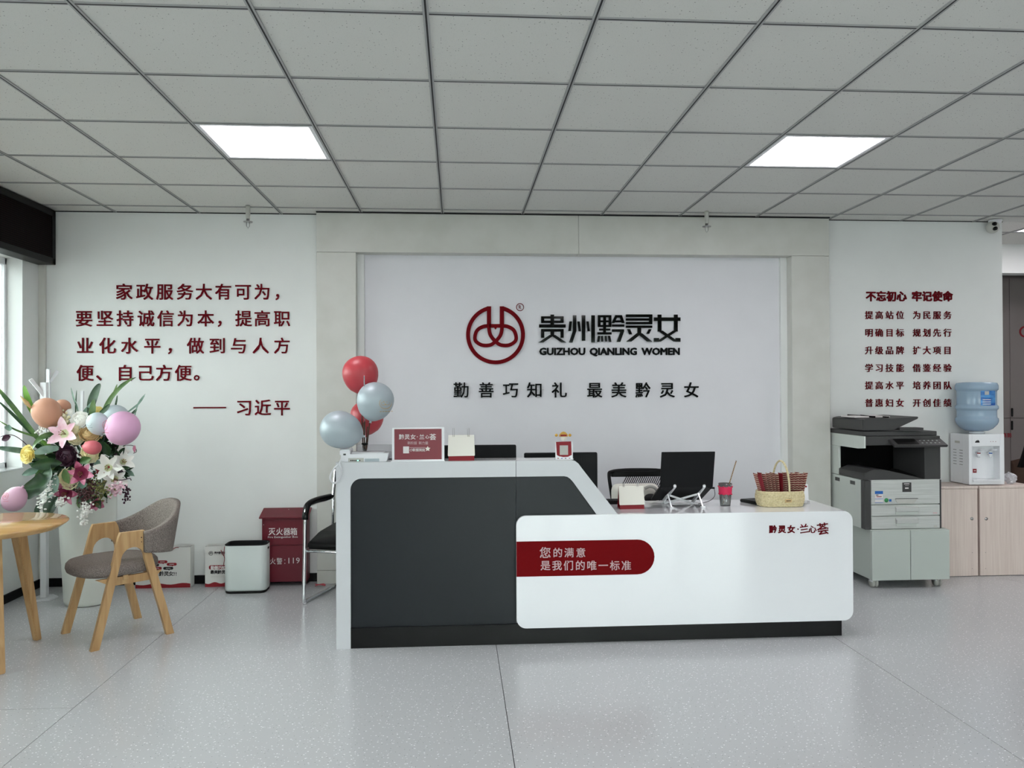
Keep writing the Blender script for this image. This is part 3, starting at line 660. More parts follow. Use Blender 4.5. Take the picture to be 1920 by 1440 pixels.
def balloon(c,r,rz,down,mt,label,group,logo=False,logo_c=(0,0),logo_mt='print_gold',fat=1.0):
    """pear-shaped balloon; down = direction of the knot"""
    dn=Vector(down).normalized(); R=(-dn).to_track_quat('Z','Y').to_matrix().to_4x4()
    t=thing('balloon',c,label,'balloon',group)
    prof=[]
    N=16
    for k in range(N+1):
        a=PI*k/N; z=-math.cos(a); rr=math.sin(a)*(1+.07*z)
        if z<-.8: rr*=.92
        prof.append((max(rr*r,.0006),z*rz*(1.06 if z<0 else .97)))
    m=MB(); m.lathe(c,prof,n=32,mtx=R); m.build('skin',mt,t)
    m=MB(); m.lathe(c,[(.011*r/.1,-rz*1.05),(.005,-rz*1.12),(.009,-rz*1.17)],n=10,mtx=R); m.build('knot',mt,t)
    if logo:
        cc=Vector(c); q=MB(); s=r*.30
        def onS(u,v):
            # project sideways offsets to the balloon's front (towards camera)
            x=(logo_c[0]*r+u); z=(logo_c[1]*rz+v); k=1-(x/r)**2-(z/rz)**2
            y=-math.sqrt(max(k,.02))*r
            return cc+Vector((x,y-.0012,z))
        q.tube([onS(s*math.cos(a*PI/12),s*math.sin(a*PI/12)) for a in range(24)],.0011,n=4,closed=True)
        q.tube([onS(-s*.25,s*.95),onS(-s*.25,s*.3),onS(0,-.3*s),onS(.6*s,-.3*s),onS(.7*s,.1*s),onS(.2*s,.3*s)],.001,n=4)
        q.tube([onS(s*.25,s*.95),onS(s*.25,s*.3),onS(0,-.3*s),onS(-.6*s,-.3*s),onS(-.7*s,.1*s),onS(-.2*s,.3*s)],.001,n=4)
        for k in range(5): q.tube([onS(-s+.45*s*k,-1.5*s),onS(-s+.45*s*k+.3*s,-1.5*s)],.0016,n=4)
        q.build('printed_logo',logo_mt,t)
    return t
px=lambda n,Y:n*Y/F
G='balloons on the reception counter'
balloon(P(676,702,4.52),px(33,4.52),px(35.5,4.52),(0.15,0,-1),'bal_red','coral red balloon, topmost above the counter',G)
balloon(P(703.6,752,4.40),px(34,4.40),px(36.3,4.40),(-.25,.2,-1),'bal_silver','silver balloon with a printed logo in front of the red ones',G,logo=True,logo_c=(.62,-.1))
balloon(P(688,782,4.66),px(31,4.66),px(32,4.66),(0,-.2,-1),'bal_red','coral red balloon half hidden behind the silver ones',G)
balloon(P(639,806,4.44),px(34.5,4.44),px(39.5,4.44),(1,.1,-.3),'bal_silver','silver balloon lowest at the left over the telephone',G)
# red framed sign
Y0=4.415; t=thing('sign_holder',P(784,865,Y0),'wine red printed sign in a thick white acrylic frame on the counter','sign')
a=P(735,866,Y0); b=P(833,801,Y0); zb_=ZC
MB().box(a.x,b.x,Y0,Y0+.012,zb_,b.z,bev=.002).build('frame','gloss_white',t)
MB().box(a.x-.004,b.x+.004,Y0-.03,Y0+.05,zb_,zb_+.006,bev=.002).build('foot','gloss_white',t)
a=P(739.5,862,Y0); b=P(828,804,Y0); MB().box(a.x,b.x,Y0-.0015,Y0,a.z,b.z).build('printed_card','signred',t)
for c,x,s in zip('黔灵女·兰心荟',(753,763.5,774.5,782.5,791,801,811.5),(10.3,10.3,10.3,0,10,7.5,12.5)):
    if c=='·': char(c,P(x,819,Y0-.0015),1,.0006,'print_white',t,.0,fit=(.005,.005))
    else: char(c,P(x,819,Y0-.0015),s*Y0/F,.0006,'print_white',t,.014)
for c,x in zip('新阶层新力量',(767,773,779,788,794,800)): char(c,P(x,830.5,Y0-.0015),6.3*Y0/F,.0006,'print_pink',t,.0)
for c,x in zip('小新报到处',(771,776.5,782.5,788.5,794.5)): char(c,P(x,843.5,Y0-.0015),6.2*Y0/F,.0006,'print_white',t,.012)
m=MB(); c=P(802,841.5,Y0-.002); pl=[]
for k in range(10):
    r_=.0155 if k%2==0 else .008; pl.append((c.x+r_*math.sin(k*PI/5),Y0-.0022,c.z+r_*math.cos(k*PI/5)))
m.prism(pl,(0,.0006,0)); m.build('star_print','paper',t)
a=P(756,850,Y0); b=P(767,837,Y0); MB().box(a.x,b.x,Y0-.0021,Y0-.0015,a.z,b.z).build('blank_label','print_white',t)
MB().box(P(768,839,Y0).x,P(797,839,Y0).x,Y0-.0021,Y0-.0015,P(768,839.6,Y0).z,P(768,838.9,Y0).z).build('rule','print_pink',t)
# desk calendars
def calendar(px0,px1,pyt,pyb,Yf,zb_,label,ringh,dep=.075,side=False):
    a=P(px0,pyb,Yf); b=P(px1,pyt,Yf); W=b.x-a.x; H=b.z-zb_; t=thing('desk_calendar',((a.x+b.x)/2,Yf+dep/2,zb_),label,'calendar','cream desk calendars on the reception desk')
    # easel : front leaf and back leaf meeting at the ridge
    m=MB(); x0,x1=a.x,b.x
    m.prism([(x0,Yf,zb_),(x0,Yf+.004,zb_),(x0,Yf+dep/2+.002,zb_+H),(x0,Yf+dep/2-.002,zb_+H)],(W,0,0))
    m.prism([(x0,Yf+dep-.004,zb_),(x0,Yf+dep,zb_),(x0,Yf+dep/2+.002,zb_+H),(x0,Yf+dep/2-.002,zb_+H)],(W,0,0))
    m.box(x0,x1,Yf,Yf+dep,zb_,zb_+.003); m.build('easel','print_red',t)
    m=MB()
    for k in range(5):
        o=.0012*(k+1); z0=zb_+H*(.26-.02*k); f=(z0-zb_)/H; y0=Yf+f*(dep/2-.002)
        e=.002*(k%2)
        m.prism([(x0-.002-e,y0-o,z0),(x0+W+.002+e,y0-o,z0+.002*(k-2)*.4),(x0+W+.001,Yf+dep/2-.002-o,zb_+H),(x0-.001,Yf+dep/2-.002-o,zb_+H)],(0,.0008,0))
    m.build('pages','paper',t)
    for fx_ in (.2,.78):
        for dx in (-.004,.004):
            m=MB(); cx=x0+W*fx_+dx; R_=ringh/2
            m.tube([Vector((cx,Yf+dep/2+R_*.9*math.sin(k*PI/8)-.004,zb_+H+R_*.55+R_*math.cos(k*PI/8))) for k in range(16)],.0011,n=5,closed=True); m.build('ring','steel',t)
    return t
calendar(841,889,816,866,4.425,ZC,'cream desk calendar with red base beside the red sign',.05)
# payment stand
Y0=4.43; t=thing('card_stand',P(1058,863,Y0),'small white stand with red card and gold topper near the counter end','stand')
a=P(1041.5,863,Y0); b=P(1074,828,Y0); zb_=ZC
MB().box(a.x,b.x,Y0,Y0+.004,ZC,b.z,bev=.001,seg=1).build('board','gloss_white',t); MB().box(a.x-.002,b.x+.002,Y0-.012,Y0+.03,ZC,ZC+.006,bev=.002).build('foot','gloss_white',t)
pl=[P(x,y,Y0-.001) for x,y in ((1042.5,828.5),(1071,827.5),(1072,853),(1065,856.5),(1056,857),(1048,855.5),(1044,853))]; MB().prism(pl,(0,.0009,0)).build('red_card','print_red',t)
a=P(1049.5,853,Y0); b=P(1065,835,Y0); MB().box(a.x,b.x,Y0-.002,Y0-.001,a.z,b.z).build('blank_label','print_grey',t)
for x,mt_ in ((1046.5,'print_red'),(1053.5,'print_blue'),(1060.5,'print_black'),(1068,'print_red')):
    c=P(x,860,Y0); MB().box(c.x-.0045,c.x+.0045,Y0-.0008,Y0,c.z-.004,c.z+.004,bev=.001,seg=1).build('pictogram',mt_,t)
m=MB(); c=P(1057,822,Y0)
m.lathe((c.x,Y0+.004,c.z),[(.017,0),(.017,.003)],n=24,mtx=Matrix.Rotation(PI/2,4,'X')); m.build('topper_disc','paper',t)
m=MB(); c=P(1056.5,816,Y0); m.prism([(c.x-.026,Y0-.003,c.z-.008),(c.x+.026,Y0-.003,c.z-.008),(c.x+.024,Y0-.003,c.z+.004),(c.x+.012,Y0-.003,c.z+.017),(c.x,Y0-.003,c.z+.021),(c.x-.012,Y0-.003,c.z+.017),(c.x-.024,Y0-.003,c.z+.004)],(0,.006,0),bev=.001)
m.build('topper_cap','print_gold',t)
m=MB(); m.box(c.x-.018,c.x+.018,Y0-.0045,Y0-.003,c.z-.006,c.z+.004); m.build('cap_band','print_red',t)
for x in (1043,1068.5):
    c=P(x,816,Y0); MB().lathe((c.x,Y0,c.z),[(.0085,0),(.0085,.004)],n=16,mtx=Matrix.Rotation(PI/2,4,'X')).build('coin','print_gold',t)
# ================================================================== MONITORS BEHIND THE COUNTER
def monitor(px0,px1,pyt,Yf,label,h,vents=False,thick=.03):
    a=P(px0,pyt,Yf); b=P(px1,pyt,Yf); t=thing('monitor',((a.x+b.x)/2,Yf+.03,ZW),label,'monitor','black monitors behind the counter')
    MB().box(a.x,b.x,Yf,Yf+thick,a.z-h,a.z,bev=.008).build('housing','matte_black',t)
    MB().box(a.x+.008,b.x-.008,Yf+thick,Yf+thick+.002,a.z-h+.01,a.z-.008).build('screen','black',t)
    MB().box((a.x+b.x)/2-.03,(a.x+b.x)/2+.03,Yf+.002,Yf+.03,ZW+.008,a.z-h+.02).build('neck','black',t)
    MB().box((a.x+b.x)/2-.11,(a.x+b.x)/2+.11,Yf-.05,Yf+.08,ZW,ZW+.01,bev=.004).build('foot','black',t)
    if vents:
        m=MB()
        for k in range(14): m.box(b.x-.03-.016*k-.005,b.x-.03-.016*k,Yf-.001,Yf,a.z-.06,a.z-.025)
        m.build('vent_slots','black',t)
    return t
t=monitor(800,968,835.5,4.76,'black monitor seen from behind, left of the two at the counter',.30)
a=P(836.5,848,4.759); 
t2=monitor(983,1120.5,849.5,4.72,'black monitor seen from behind, partly hidden by the slanting desk end',.27,vents=True)
# ================================================================== LOW WORKTOP THINGS
calendar(1163,1208,912,957,4.575,ZW,'cream desk calendar with red base on the low worktop beside the laptop',.03,dep=.085)
# laptop on a folding stand
t=thing('laptop',(P(1290,930,4.7).x,4.7,ZW),'open black laptop seen from behind, raised on a white folding stand','laptop')
hy,hz=4.60,P(1290,915,4.60).z; fy,fz=4.82,P(1270,938,4.82).z
xa=P(1237,915,hy).x; xb=P(1336,915,hy).x
ty=4.555; tz=P(1290,847,ty).z
MB().prism([(xa,hy-.006,hz+.004),(xb,hy-.006,hz+.004),(xb+.001,ty-.006,tz),(xa,ty-.006,tz)],(0,.008,0),bev=.002).build('lid','matte_black',t)
m=MB(); m.prism([(xa,hy,hz),(xb,hy,hz),(xb,fy,fz),(xa,fy,fz)],(0,0,.018),bev=.003); m.build('base','matte_black',t)
m=MB(); m.tube([(xa+.03,hy,hz+.01),(xb-.03,hy,hz+.01)],.007,n=8); m.build('hinge','black',t)
MB().box(xb-.02,xb+.01,hy-.012,hy+.004,hz-.006,hz+.004,bev=.001).build('plug','black',t)
m=MB(); m.tube(spline([Vector((xb+.005,hy-.01,hz)),Vector((xb+.02,hy+.02,hz-.05)),Vector((xb+.0,hy+.06,ZW+.03)),Vector((xb-.05,hy+.12,ZW+.003))],6),.0018,n=5); m.build('cable','black',t)
t=thing('laptop_stand',(P(1290,952,4.62).x,4.66,ZW),'white folding X-shaped laptop stand','stand')
def arm(pxt,pyt,Yt,pxb,pyb,Yb_,wd=.011,th=.006):
    wd*=1.25
    a=P(pxt,pyt,Yt); b=P(pxb,pyb,Yb_); m=MB(); m.tube([a,b],[wd*.72,wd*.72],n=4,smooth=False,flat=.6); return m.build('arm','gloss_white',t)
for (p,q_) in (((1266,911,4.585),(1242,942,4.80)),((1321,911,4.585),(1298,942,4.80))):
    arm(*p,*q_,wd=.014); 
    c=P(*p); MB().box(c.x-.012,c.x+.004,c.y-.012,c.y+.0,c.z-.008,c.z+.006,bev=.002).build('hook','gloss_white',t)
for (p,q_) in (((1252,927,4.63),(1259,952,4.60)),((1309,925,4.63),(1318,951,4.60))):
    arm(*p,*q_,wd=.010); c=P(*q_); MB().box(c.x-.012,c.x+.012,c.y-.012,c.y+.012,ZW,ZW+.008,bev=.002).build('foot','gloss_white',t)
arm(1256,929,4.64,1300,944,4.76,wd=.009); arm(1313,925,4.63,1245,944,4.78,wd=.009)
# tumbler with pink sleeve and straw
c=PZ(1360,948,ZW); t=thing('tumbler',c,'smoked plastic tumbler with bright pink sleeve on the worktop','cup')
hb=P(1360,906,c.y).z-ZW; r0=px(9.5,c.y); r1=px(13,c.y)
MB().lathe(c,[(r0,0),(r1,hb),(r1-.0025,hb),(r0-.0025,.006)],n=28,cap=False).lathe(c,[(r0,0.0),(r0,.005)],n=28).build('glass_body','smoke',t)
zs0=P(1360,926,c.y).z-ZW; zs1=P(1360,912,c.y).z-ZW; f=lambda z:r0+(r1-r0)*z/hb+.002
MB().lathe(c,[(f(zs0),zs0),(f(zs1),zs1),(f(zs1)-.0018,zs1),(f(zs0)-.0018,zs0)],n=28,cap=False).build('sleeve','magenta',t)
m=MB()
for k in range(8):
    a=k*PI/4+.2; 
    for zz_ in (zs0,zs1): m.ell(c+Vector((f(zz_)*math.cos(a),f(zz_)*math.sin(a),zz_)),(.0055,.0055,.0045),u=8,v=5)
tag(m.build('sleeve_bump','magenta',t),kind='stuff')
s=thing('straw',c+Vector((0,0,.004)),'striped straw leaning in the smoked tumbler','straw')
p0=c+Vector((-.012,.005,.009)); p1=P(1380.5,864,c.y+.02)
m=MB(); NN=56
for k in range(NN):
    a_=p0.lerp(p1,k/NN); b_=p0.lerp(p1,(k+1)/NN); m.tube([a_,b_],.0032,n=6,mi=k%2)
m.build('shaft',['fl_tan','brown'],s)
# black folder behind the basket
t=MB(); a=P(1389,939,4.80); b=P(1425,946,4.66)
t.prism([(P(1389,941,4.78).x,4.80,ZW),(P(1430,941,4.62).x,4.62,ZW),(P(1430,941,4.62).x+.2,4.66,ZW),(P(1389,941,4.78).x+.2,4.86,ZW)],(0,0,.02),bev=.004)
tag(t.build('folder','black'),'black zipped folder lying flat behind the wicker basket','folder')
# basket
bc=Vector((P(1462,950,4.63).x,4.63,ZW)); t=thing('wicker_basket',bc,'small pale wicker basket with hooped handle at the right of the worktop','basket')
bw,bd,bh=px(43,4.6),.075,P(1462,923,4.6).z-ZW
def rrect(u,w_,d_,p=3.2):
    a=2*PI*u; c_,s_=math.cos(a),math.sin(a); return (abs(c_)**(2/p)*math.copysign(w_,c_),abs(s_)**(2/p)*math.copysign(d_,s_))
NR=10
for k in range(NR):
    z=.006+bh*k/(NR-1)*.97; sw=.9+.12*math.sin(PI*min(1,(k+1.5)/NR)*.75); m=MB(); path=[]
    for i in range(72):
        x,y=rrect(i/72,bw*sw,bd*sw); wv=.0022*(1 if (i//2+k)%2 else -1); l=math.hypot(x,y); path.append(bc+Vector((x*(1+wv/l),y*(1+wv/l),z)))
    m.tube(path,.0062,n=5,closed=True); m.build('woven_strand','wicker',t)
m=MB(); m.lathe(bc,[(bw*.8,.002),(bw*.8,.006)],n=24,mtx=Matrix.Diagonal((1,bd/bw,1,1))); m.build('bottom','wicker',t)
m=MB(); hp=[]
for k in range(21):
    u=k/20; a=PI*u; yy=-bd*1.0*math.cos(a); zz_=bh*.55+(P(1462,864,4.63).z-ZW-bh*.55)*math.sin(a)**.55
    xx=.03+(-.045)*u; hp.append(bc+Vector((xx,yy*1.03,zz_)))
m.tube(hp,.006,n=6); m.build('handle','wicker',t)
m=MB()
for k in range(2,19):
    p_=hp[k]; m.tube([p_+Vector((-.007,0,-.001)),p_+Vector((0,-.007,.001)),p_+Vector((.007,0,.001)),p_+Vector((0,.007,-.001))],.0016,n=4,closed=True)
m.build('handle_binding','wicker',t)
a=P(1478,939,4.545); MB().box(a.x-.02,a.x+.02,a.y-.004,a.y,a.z-.009,a.z+.009,bev=.001,seg=1).build('name_plate','fl_tan',t)
MB().box(a.x-.014,a.x+.014,a.y-.0048,a.y-.004,a.z-.002,a.z+.0025).build('name_print','print_black',t)
# folded leaflets standing in the basket
lm=dots_mat('striped_leaflet',rgb(120,26,36),rgb(206,178,160),1,0); 
def stripes(name,c1,c2,sc):
    m_=mat(name,c1,.6); N,L,b=nodes(m_); tc=N.new('ShaderNodeTexCoord'); wv=N.new('ShaderNodeTexWave'); wv.inputs['Scale'].default_value=sc; wv.wave_type='BANDS'; wv.bands_direction='Z'
    mp=N.new('ShaderNodeMapping'); mp.inputs['Rotation'].default_value=(0,.5,0); L.new(tc.outputs['Object'],mp.inputs[0]); L.new(mp.outputs[0],wv.inputs[0])
    r=N.new('ShaderNodeValToRGB'); r.color_ramp.interpolation='CONSTANT'; r.color_ramp.elements[1].position=.5; r.color_ramp.elements[0].color=c1; r.color_ramp.elements[1].color=c2
    L.new(wv.outputs['Fac'],r.inputs[0]); L.new(r.outputs[0],b.inputs['Base Color']); return m_
M['leaflet1']=stripes('striped_leaflet_a',rgb(112,22,32),rgb(198,170,150),28); M['leaflet2']=mat('plain_leaflet',rgb(128,28,38),.5)
nL=24
for k in range(nL):
    u=k/(nL-1); xb_=bc.x-bw*.78+1.56*bw*u; topx=P(1414+90*u,888,4.63).x; lean=(topx-xb_)
    hgt=(P(1462,887+ (1.5*math.sin(k*2.1)),4.63).z-ZW-.012); y_=bc.y+(-.018 if k%2 else .014)
    m=MB(); th=.0012
    # a V-folded card : two leaves
    for sgn,mi_ in ((1,0),(-1,1 if k%3==0 else 0)):
        m.prism([(xb_-.001,y_-.0,ZW+.012),(xb_+.009,y_+sgn*.028,ZW+.012),(xb_+.009+lean+.004,y_+sgn*.03,ZW+.012+hgt),(xb_+lean-.002,y_,ZW+.012+hgt)],(th,0,0),mi=mi_)
    o=m.build('leaflet',['leaflet1' if k>4 and k not in (11,12) else 'leaflet2','leaflet1'])
    tag(o,'folded red and cream leaflet standing in the wicker basket' if 0<k<nL-1 else ('plain red leaflet at the left edge of the wicker basket' if k==0 else 'striped leaflet at the right edge of the wicker basket'),'leaflet','folded leaflets in the wicker basket')
# card holder right of the basket
t=thing('card_holder',(P(1512,946,4.68).x,4.70,ZW),'small white card in a clear stand right of the basket','card holder')
a=P(1503,936,4.68); b=P(1520,908,4.70)
MB().prism([(a.x,4.68,ZW+.02),(a.x+.045,4.68,ZW+.02),(a.x+.052,4.705,b.z),(a.x+.004,4.705,b.z)],(0,.003,0)).build('card','gloss_white',t)
MB().box(a.x+.005,a.x+.042,4.655,4.70,ZW,ZW+.022,bev=.003).build('stand','acrylic',t)
c=P(1508,912,4.695); MB().box(c.x-.01,c.x+.016,4.694,4.697,c.z-.006,c.z+.004).build('card_print','print_red',t)
# keyboard edge behind the slanting desk end
t=thing('keyboard',(P(1158,940,4.8).x,4.82,ZW),'black keyboard on the worktop beside the slanting desk end','keyboard')
a=P(1128,941,4.78); b=P(1170,941,4.78); MB().box(a.x-.2,b.x,4.775,4.89,ZW,ZW+.016,bev=.003).build('keyboard_case','black',t)
m=MB()
for i in range(22):
    for j in range(4): m.box(a.x-.19+i*.0155,a.x-.19+i*.0155+.013,4.782+j*.024,4.782+j*.024+.02,ZW+.016,ZW+.021)
tag(m.build('keys','matte_black',t),kind='stuff')
# ================================================================== CHAIRS BEHIND THE DESK
t=thing('office_chair',(P(1195,1000,5.25).x,5.25,0),'black mesh-back office chair behind the low worktop','chair')
Yc=5.30; A=P(1143,887,Yc); B=P(1252,884,Yc); C_=P(1152,936,Yc)
cx=(A.x+B.x)/2; hw=(B.x-A.x)/2; z1=A.z; z0=.50
fr=[]; 
pts=[Vector((cx-hw*.80,Yc+.0,z0)),Vector((cx-hw*.93,Yc,z0+.2)),Vector((cx-hw*1.0,Yc+.02,z1-.02)),Vector((cx-hw*.9,Yc+.03,z1+.006)),Vector((cx-hw*.4,Yc+.05,z1+.014)),Vector((cx+hw*.4,Yc+.05,z1+.014)),Vector((cx+hw*.9,Yc+.03,z1+.006)),Vector((cx+hw*1.0,Yc+.02,z1-.02)),Vector((cx+hw*.93,Yc,z0+.2)),Vector((cx+hw*.8,Yc,z0))]
m=MB(); m.tube(spline(pts,5),.012,n=8,closed=True); m.build('back_frame','black',t)
m=MB(); m.box(cx-hw*.92,cx+hw*.92,Yc+.025,Yc+.05,z1-.03,z1+.012,bev=.006); m.build('top_rail','black',t)
m=MB(); nst=34
for k in range(nst):
    u=-1.2+2.4*k/nst; xa_=cx+hw*u; dz=(z1-z0)
    # diagonal strands, clipped to the frame
    P0=[];
    for q_ in range(9):
        f_=q_/8; x_=xa_+f_*hw*.9; z_=z0+f_*dz
        lim=hw*(.8+.18*min(1,f_*1.6))
        if abs(x_-cx)<lim: P0.append(Vector((x_,Yc+.02+.02*f_,z_)))
    if len(P0)>1: m.tube(P0,.0035,n=4)
tag(m.build('mesh_strands','mesh',t),kind='stuff')
MB().box(cx-.24,cx+.24,Yc-.46,Yc-.0,.44,.50,bev=.025).build('seat','mesh',t)
m=MB(); m.tube([(cx,Yc-.2,.1),(cx,Yc-.2,.44)],.028,n=12); m.build('gas_lift','black',t)
for k in range(5):
    a_=k*2*PI/5; m=MB(); m.tube([(cx,Yc-.2,.11),(cx+.28*math.cos(a_),Yc-.2+.28*math.sin(a_),.07)],[.026,.016],n=8); m.build('leg','black',t)
    m=MB(); m.ell((cx+.28*math.cos(a_),Yc-.2+.28*math.sin(a_),.03),(.028,.028,.03)); m.build('caster','black',t)
MB().box(cx-.03,cx+.03,Yc+.01,Yc+.06,.42,z0+.05,bev=.01).build('back_bracket','black',t)
t=thing('cushion',P(1190,935,5.18),'white cushion with a rounded loop leaning on the mesh office chair','cushion')
a=P(1148,908,5.18); b=P(1237,940,5.18); zb0=.50
m=MB(); m.box(a.x,b.x,5.16,5.26,zb0+.01,a.z,bev=.045,seg=4,smooth=True); m.build('pillow','paper',t)
m=MB(); pp=[P(1209,916,5.15),P(1218,912,5.14),P(1228,915,5.14),P(1234,925,5.15),P(1235,936,5.15)]; m.tube(spline(pp,5),.011,n=8,flat=.6); m.build('loop_handle','print_grey',t)
m=MB(); c=P(1220,934,5.145); m.ell(c,(.045,.03,.03)); m.build('dark_pad','mesh',t)
# chrome cantilever visitor chair at the left end of the desk
vc=Vector((-.70,5.52,0)); t=thing('visitor_chair',vc,'chrome cantilever visitor chair with black seat beside the desk end','chair',rz=math.radians(-17))
def sled(s):
    y_=s*.255
    # local: front = -y ; here x is across
    pts=[Vector((y_,.20,.86)),Vector((y_,.17,.70)),Vector((y_,.13,.655)),Vector((y_,-.10,.655)),Vector((y_,-.225,.64)),Vector((y_,-.255,.58)),Vector((y_,-.262,.40)),Vector((y_,-.275,.06)),Vector((y_,-.262,.018)),Vector((y_,-.22,.013)),Vector((y_,.22,.013))]
    return spline(pts,5)
for s in (-1,1):
    m=MB(); m.tube(sled(s),.0125,n=10); m.build('side_tube','chrome',t,local=True)
    m=MB(); m.tube(spline([Vector((s*.255,.12,.668)),Vector((s*.255,-.08,.672)),Vector((s*.255,-.21,.658)),Vector((s*.255,-.25,.60)),Vector((s*.255,-.256,.56))],5),[.017]*21,n=8,flat=1.3); m.build('armrest','black',t,local=True)
m=MB(); m.tube([(-.255,.22,.013),(.255,.22,.013)],.0125,n=10); m.build('cross_tube','chrome',t,local=True)
m=MB(); m.tube([(-.255,-.264,.352),(.255,-.264,.352)],.009,n=8); m.tube([(-.255,.15,.41),(.255,.15,.41)],.009,n=8); m.tube([(-.255,.15,.41),(-.255,.175,.72)],.009,n=8); m.tube([(.255,.15,.41),(.255,.175,.72)],.009,n=8); m.build('seat_rail','chrome',t,local=True)
m=MB(); m.prism([(-.24,-.27,.37),(-.24,-.255,.41),(-.24,-.1,.455),(-.24,.12,.475),(-.24,.2,.48),(-.24,.2,.38),(-.24,-.22,.355)],(.48,0,0),bev=.012,smooth=True); m.build('seat','leather',t,local=True)
m=MB(); m.box(-.23,.23,.17,.21,.54,.84,bev=.02,seg=3); m.build('backrest','leather',t,local=True)
m=MB(); m.ell((-.255,-.265,.006),(.014,.014,.007),u=8,v=5); m.ell((.255,-.265,.006),(.014,.014,.007),u=8,v=5); m.build('glide','white',t,local=True)
# ================================================================== RIGHT SIDE: COPIER, CABINETS, WATER
Yp=5.40
def X(pxx,Y=Yp): return P(pxx,950,Y).x
def Z(pyy,pxx=1700,Y=Yp): return P(pxx,pyy,Y).z
# cabinet under the copier
YK=5.38; t=thing('copier_cabinet',(X(1707,YK),5.65,0),'pale grey steel cabinet on casters under the copier','cabinet')
x0=X(1634.5,YK); x1=X(1780,YK); zt=Z(993.5,1700,YK); zb_=Z(1087,1700,YK); xm=X(1707,YK)
MB().box(x0,x1-.003,YK+.02,YK+.52,zb_,zt,bev=.002,seg=1).build('carcass','cab_grey',t)
for a,b in ((x0,xm-.002),(xm+.002,x1)): MB().box(a,b,YK,YK+.019,zb_-.003,zt-.004,bev=.002,seg=1).build('door','cab_grey',t)
for cx in (x0+.05,x1-.05):
    for cy in (YK+.07,YK+.46):
        m=MB(); m.box(cx-.022,cx+.022,cy-.02,cy+.02,zb_-.02,zb_,bev=.002); m.tube([(cx-.018,cy-.022,zb_-.02),(cx-.018,cy+.03,.04)],.006,n=6); m.tube([(cx+.018,cy-.022,zb_-.02),(cx+.018,cy+.03,.04)],.006,n=6)
        o=m.build('caster_fork','white',t)
        m=MB()
        for dx in (-.012,.012): m.lathe((cx+dx-.008,cy+.005,.034),[(.034,0),(.034,.016)],n=20,mtx=Matrix.Rotation(PI/2,4,'Y'))
        m.build('caster_wheel','print_grey',t)
# copier
zB=zt; x0=X(1622); x1=X(1767); xc=X(1634.5); xd_=X(1678.5); yb=5.92
t=thing('copier',((x0+x1)/2,5.66,zB),'large charcoal and grey office copier on its cabinet','copier')
z1=Z(899.5); z2=Z(946); z3=Z(967.5)
MB().box(x0+.006,x1-.004,Yp+.03,yb,zB,z1-.004,bev=.003).build('body','copier_side',t)
MB().box(x0,xc-.002,Yp+.004,Yp+.06,zB+.002,z1-.003,bev=.004).build('corner_post','copier_dark',t)
MB().box(x1-.012,x1-.001,Yp+.008,Yp+.06,zB+.002,z1-.003,bev=.003).build('corner_post','copier_dark',t)
for k,(za_,zc1) in enumerate(((z2+.003,z1),(z3+.002,z2-.003),(zB+.003,z3-.003))):
    fr=MB().box(xc,x1-.014,Yp+.008,Yp+.03,za_,zc1,bev=.002,seg=1).build('front_cover' if k==0 else 'paper_drawer','copier_front',t)
    MB().box(xc+.002,xd_,Yp+.0055,Yp+.008,za_+.003,zc1-.003).build('side_plate','copier_front',fr)
    hx0,hx1=X(1679.5),X(1722)
    if k==0:
        a=Z(935); m=MB(); m.prism([(hx0,Yp+.004,a),(hx1,Yp+.004,a),(hx1-.03,Yp+.004,za_+.004),(hx0+.015,Yp+.004,za_+.004)],(0,.006,0)); m.build('grip','print_grey',fr)
        MB().box(hx0,hx1,Yp+.003,Yp+.0045,a-.002,a+.002).build('grip_shadow_line','copier_dark',fr)
    else:
        zz_=zc1-.022; m=MB(); m.prism([(hx0,Yp-.014,zz_),(hx0,Yp+.008,zz_+.014),(hx0,Yp+.008,zz_-.03),(hx0,Yp-.012,zz_-.024)],(hx1-hx0,0,0),bev=.002); m.build('handle','copier_front',fr)
        MB().box(hx0+.004,hx1-.004,Yp+.002,Yp+.0078,zz_-.045,zz_-.028).build('handle_recess','copier_side',fr)
# stickers and badge
def flat(nm,p0,p1,Y_,mt_,par,th=.0008):
    a=P(*p0,Y_); b=P(*p1,Y_); return MB().box(min(a.x,b.x),max(a.x,b.x),Y_-th,Y_,min(a.z,b.z),max(a.z,b.z)).build(nm,mt_,par)
bd=flat('badge',(1692,922.5),(1708.5,904.5),Yp+.0075,'copier_dark',t,.002)
flat('badge_print',(1695,908),(1705,906.5),Yp+.005,'print_white',bd); flat('badge_print',(1697,911),(1704,910.3),Yp+.005,'print_grey',bd); flat('badge_print',(1697,916.5),(1703.5,914),Yp+.005,'print_white',bd)
st=flat('energy_label',(1640.5,943),(1655.5,920.5),Yp+.005,'print_white',t)
flat('label_print',(1640.5,926.5),(1655.5,920.5),Yp+.004,'print_blue',st); flat('label_print',(1643.5,932),(1653,930.5),Yp+.004,'print_red',st); flat('label_print',(1642.5,929),(1647,927.5),Yp+.004,'print_black',st); flat('label_print',(1640.5,936),(1655.5,935),Yp+.004,'print_blue',st);flat('label_print',(1640.5,943),(1655.5,942),Yp+.004,'print_blue',st)
c=P(1662,938,Yp+.005); MB().lathe((c.x,Yp+.0052,c.z),[(.0155,0),(.0155,.0008)],n=20,mtx=Matrix.Rotation(PI/2,4,'X')).build('green_seal','print_green',t)
flat('blue_seal',(1667,940.5),(1671.5,936),Yp+.005,'print_blue',t)
flat('size_label',(1751,989),(1757,985),Yp+.0075,'print_grey',t); flat('red_note',(1749,963),(1757,960.5),Yp+.0075,'print_pink',t)
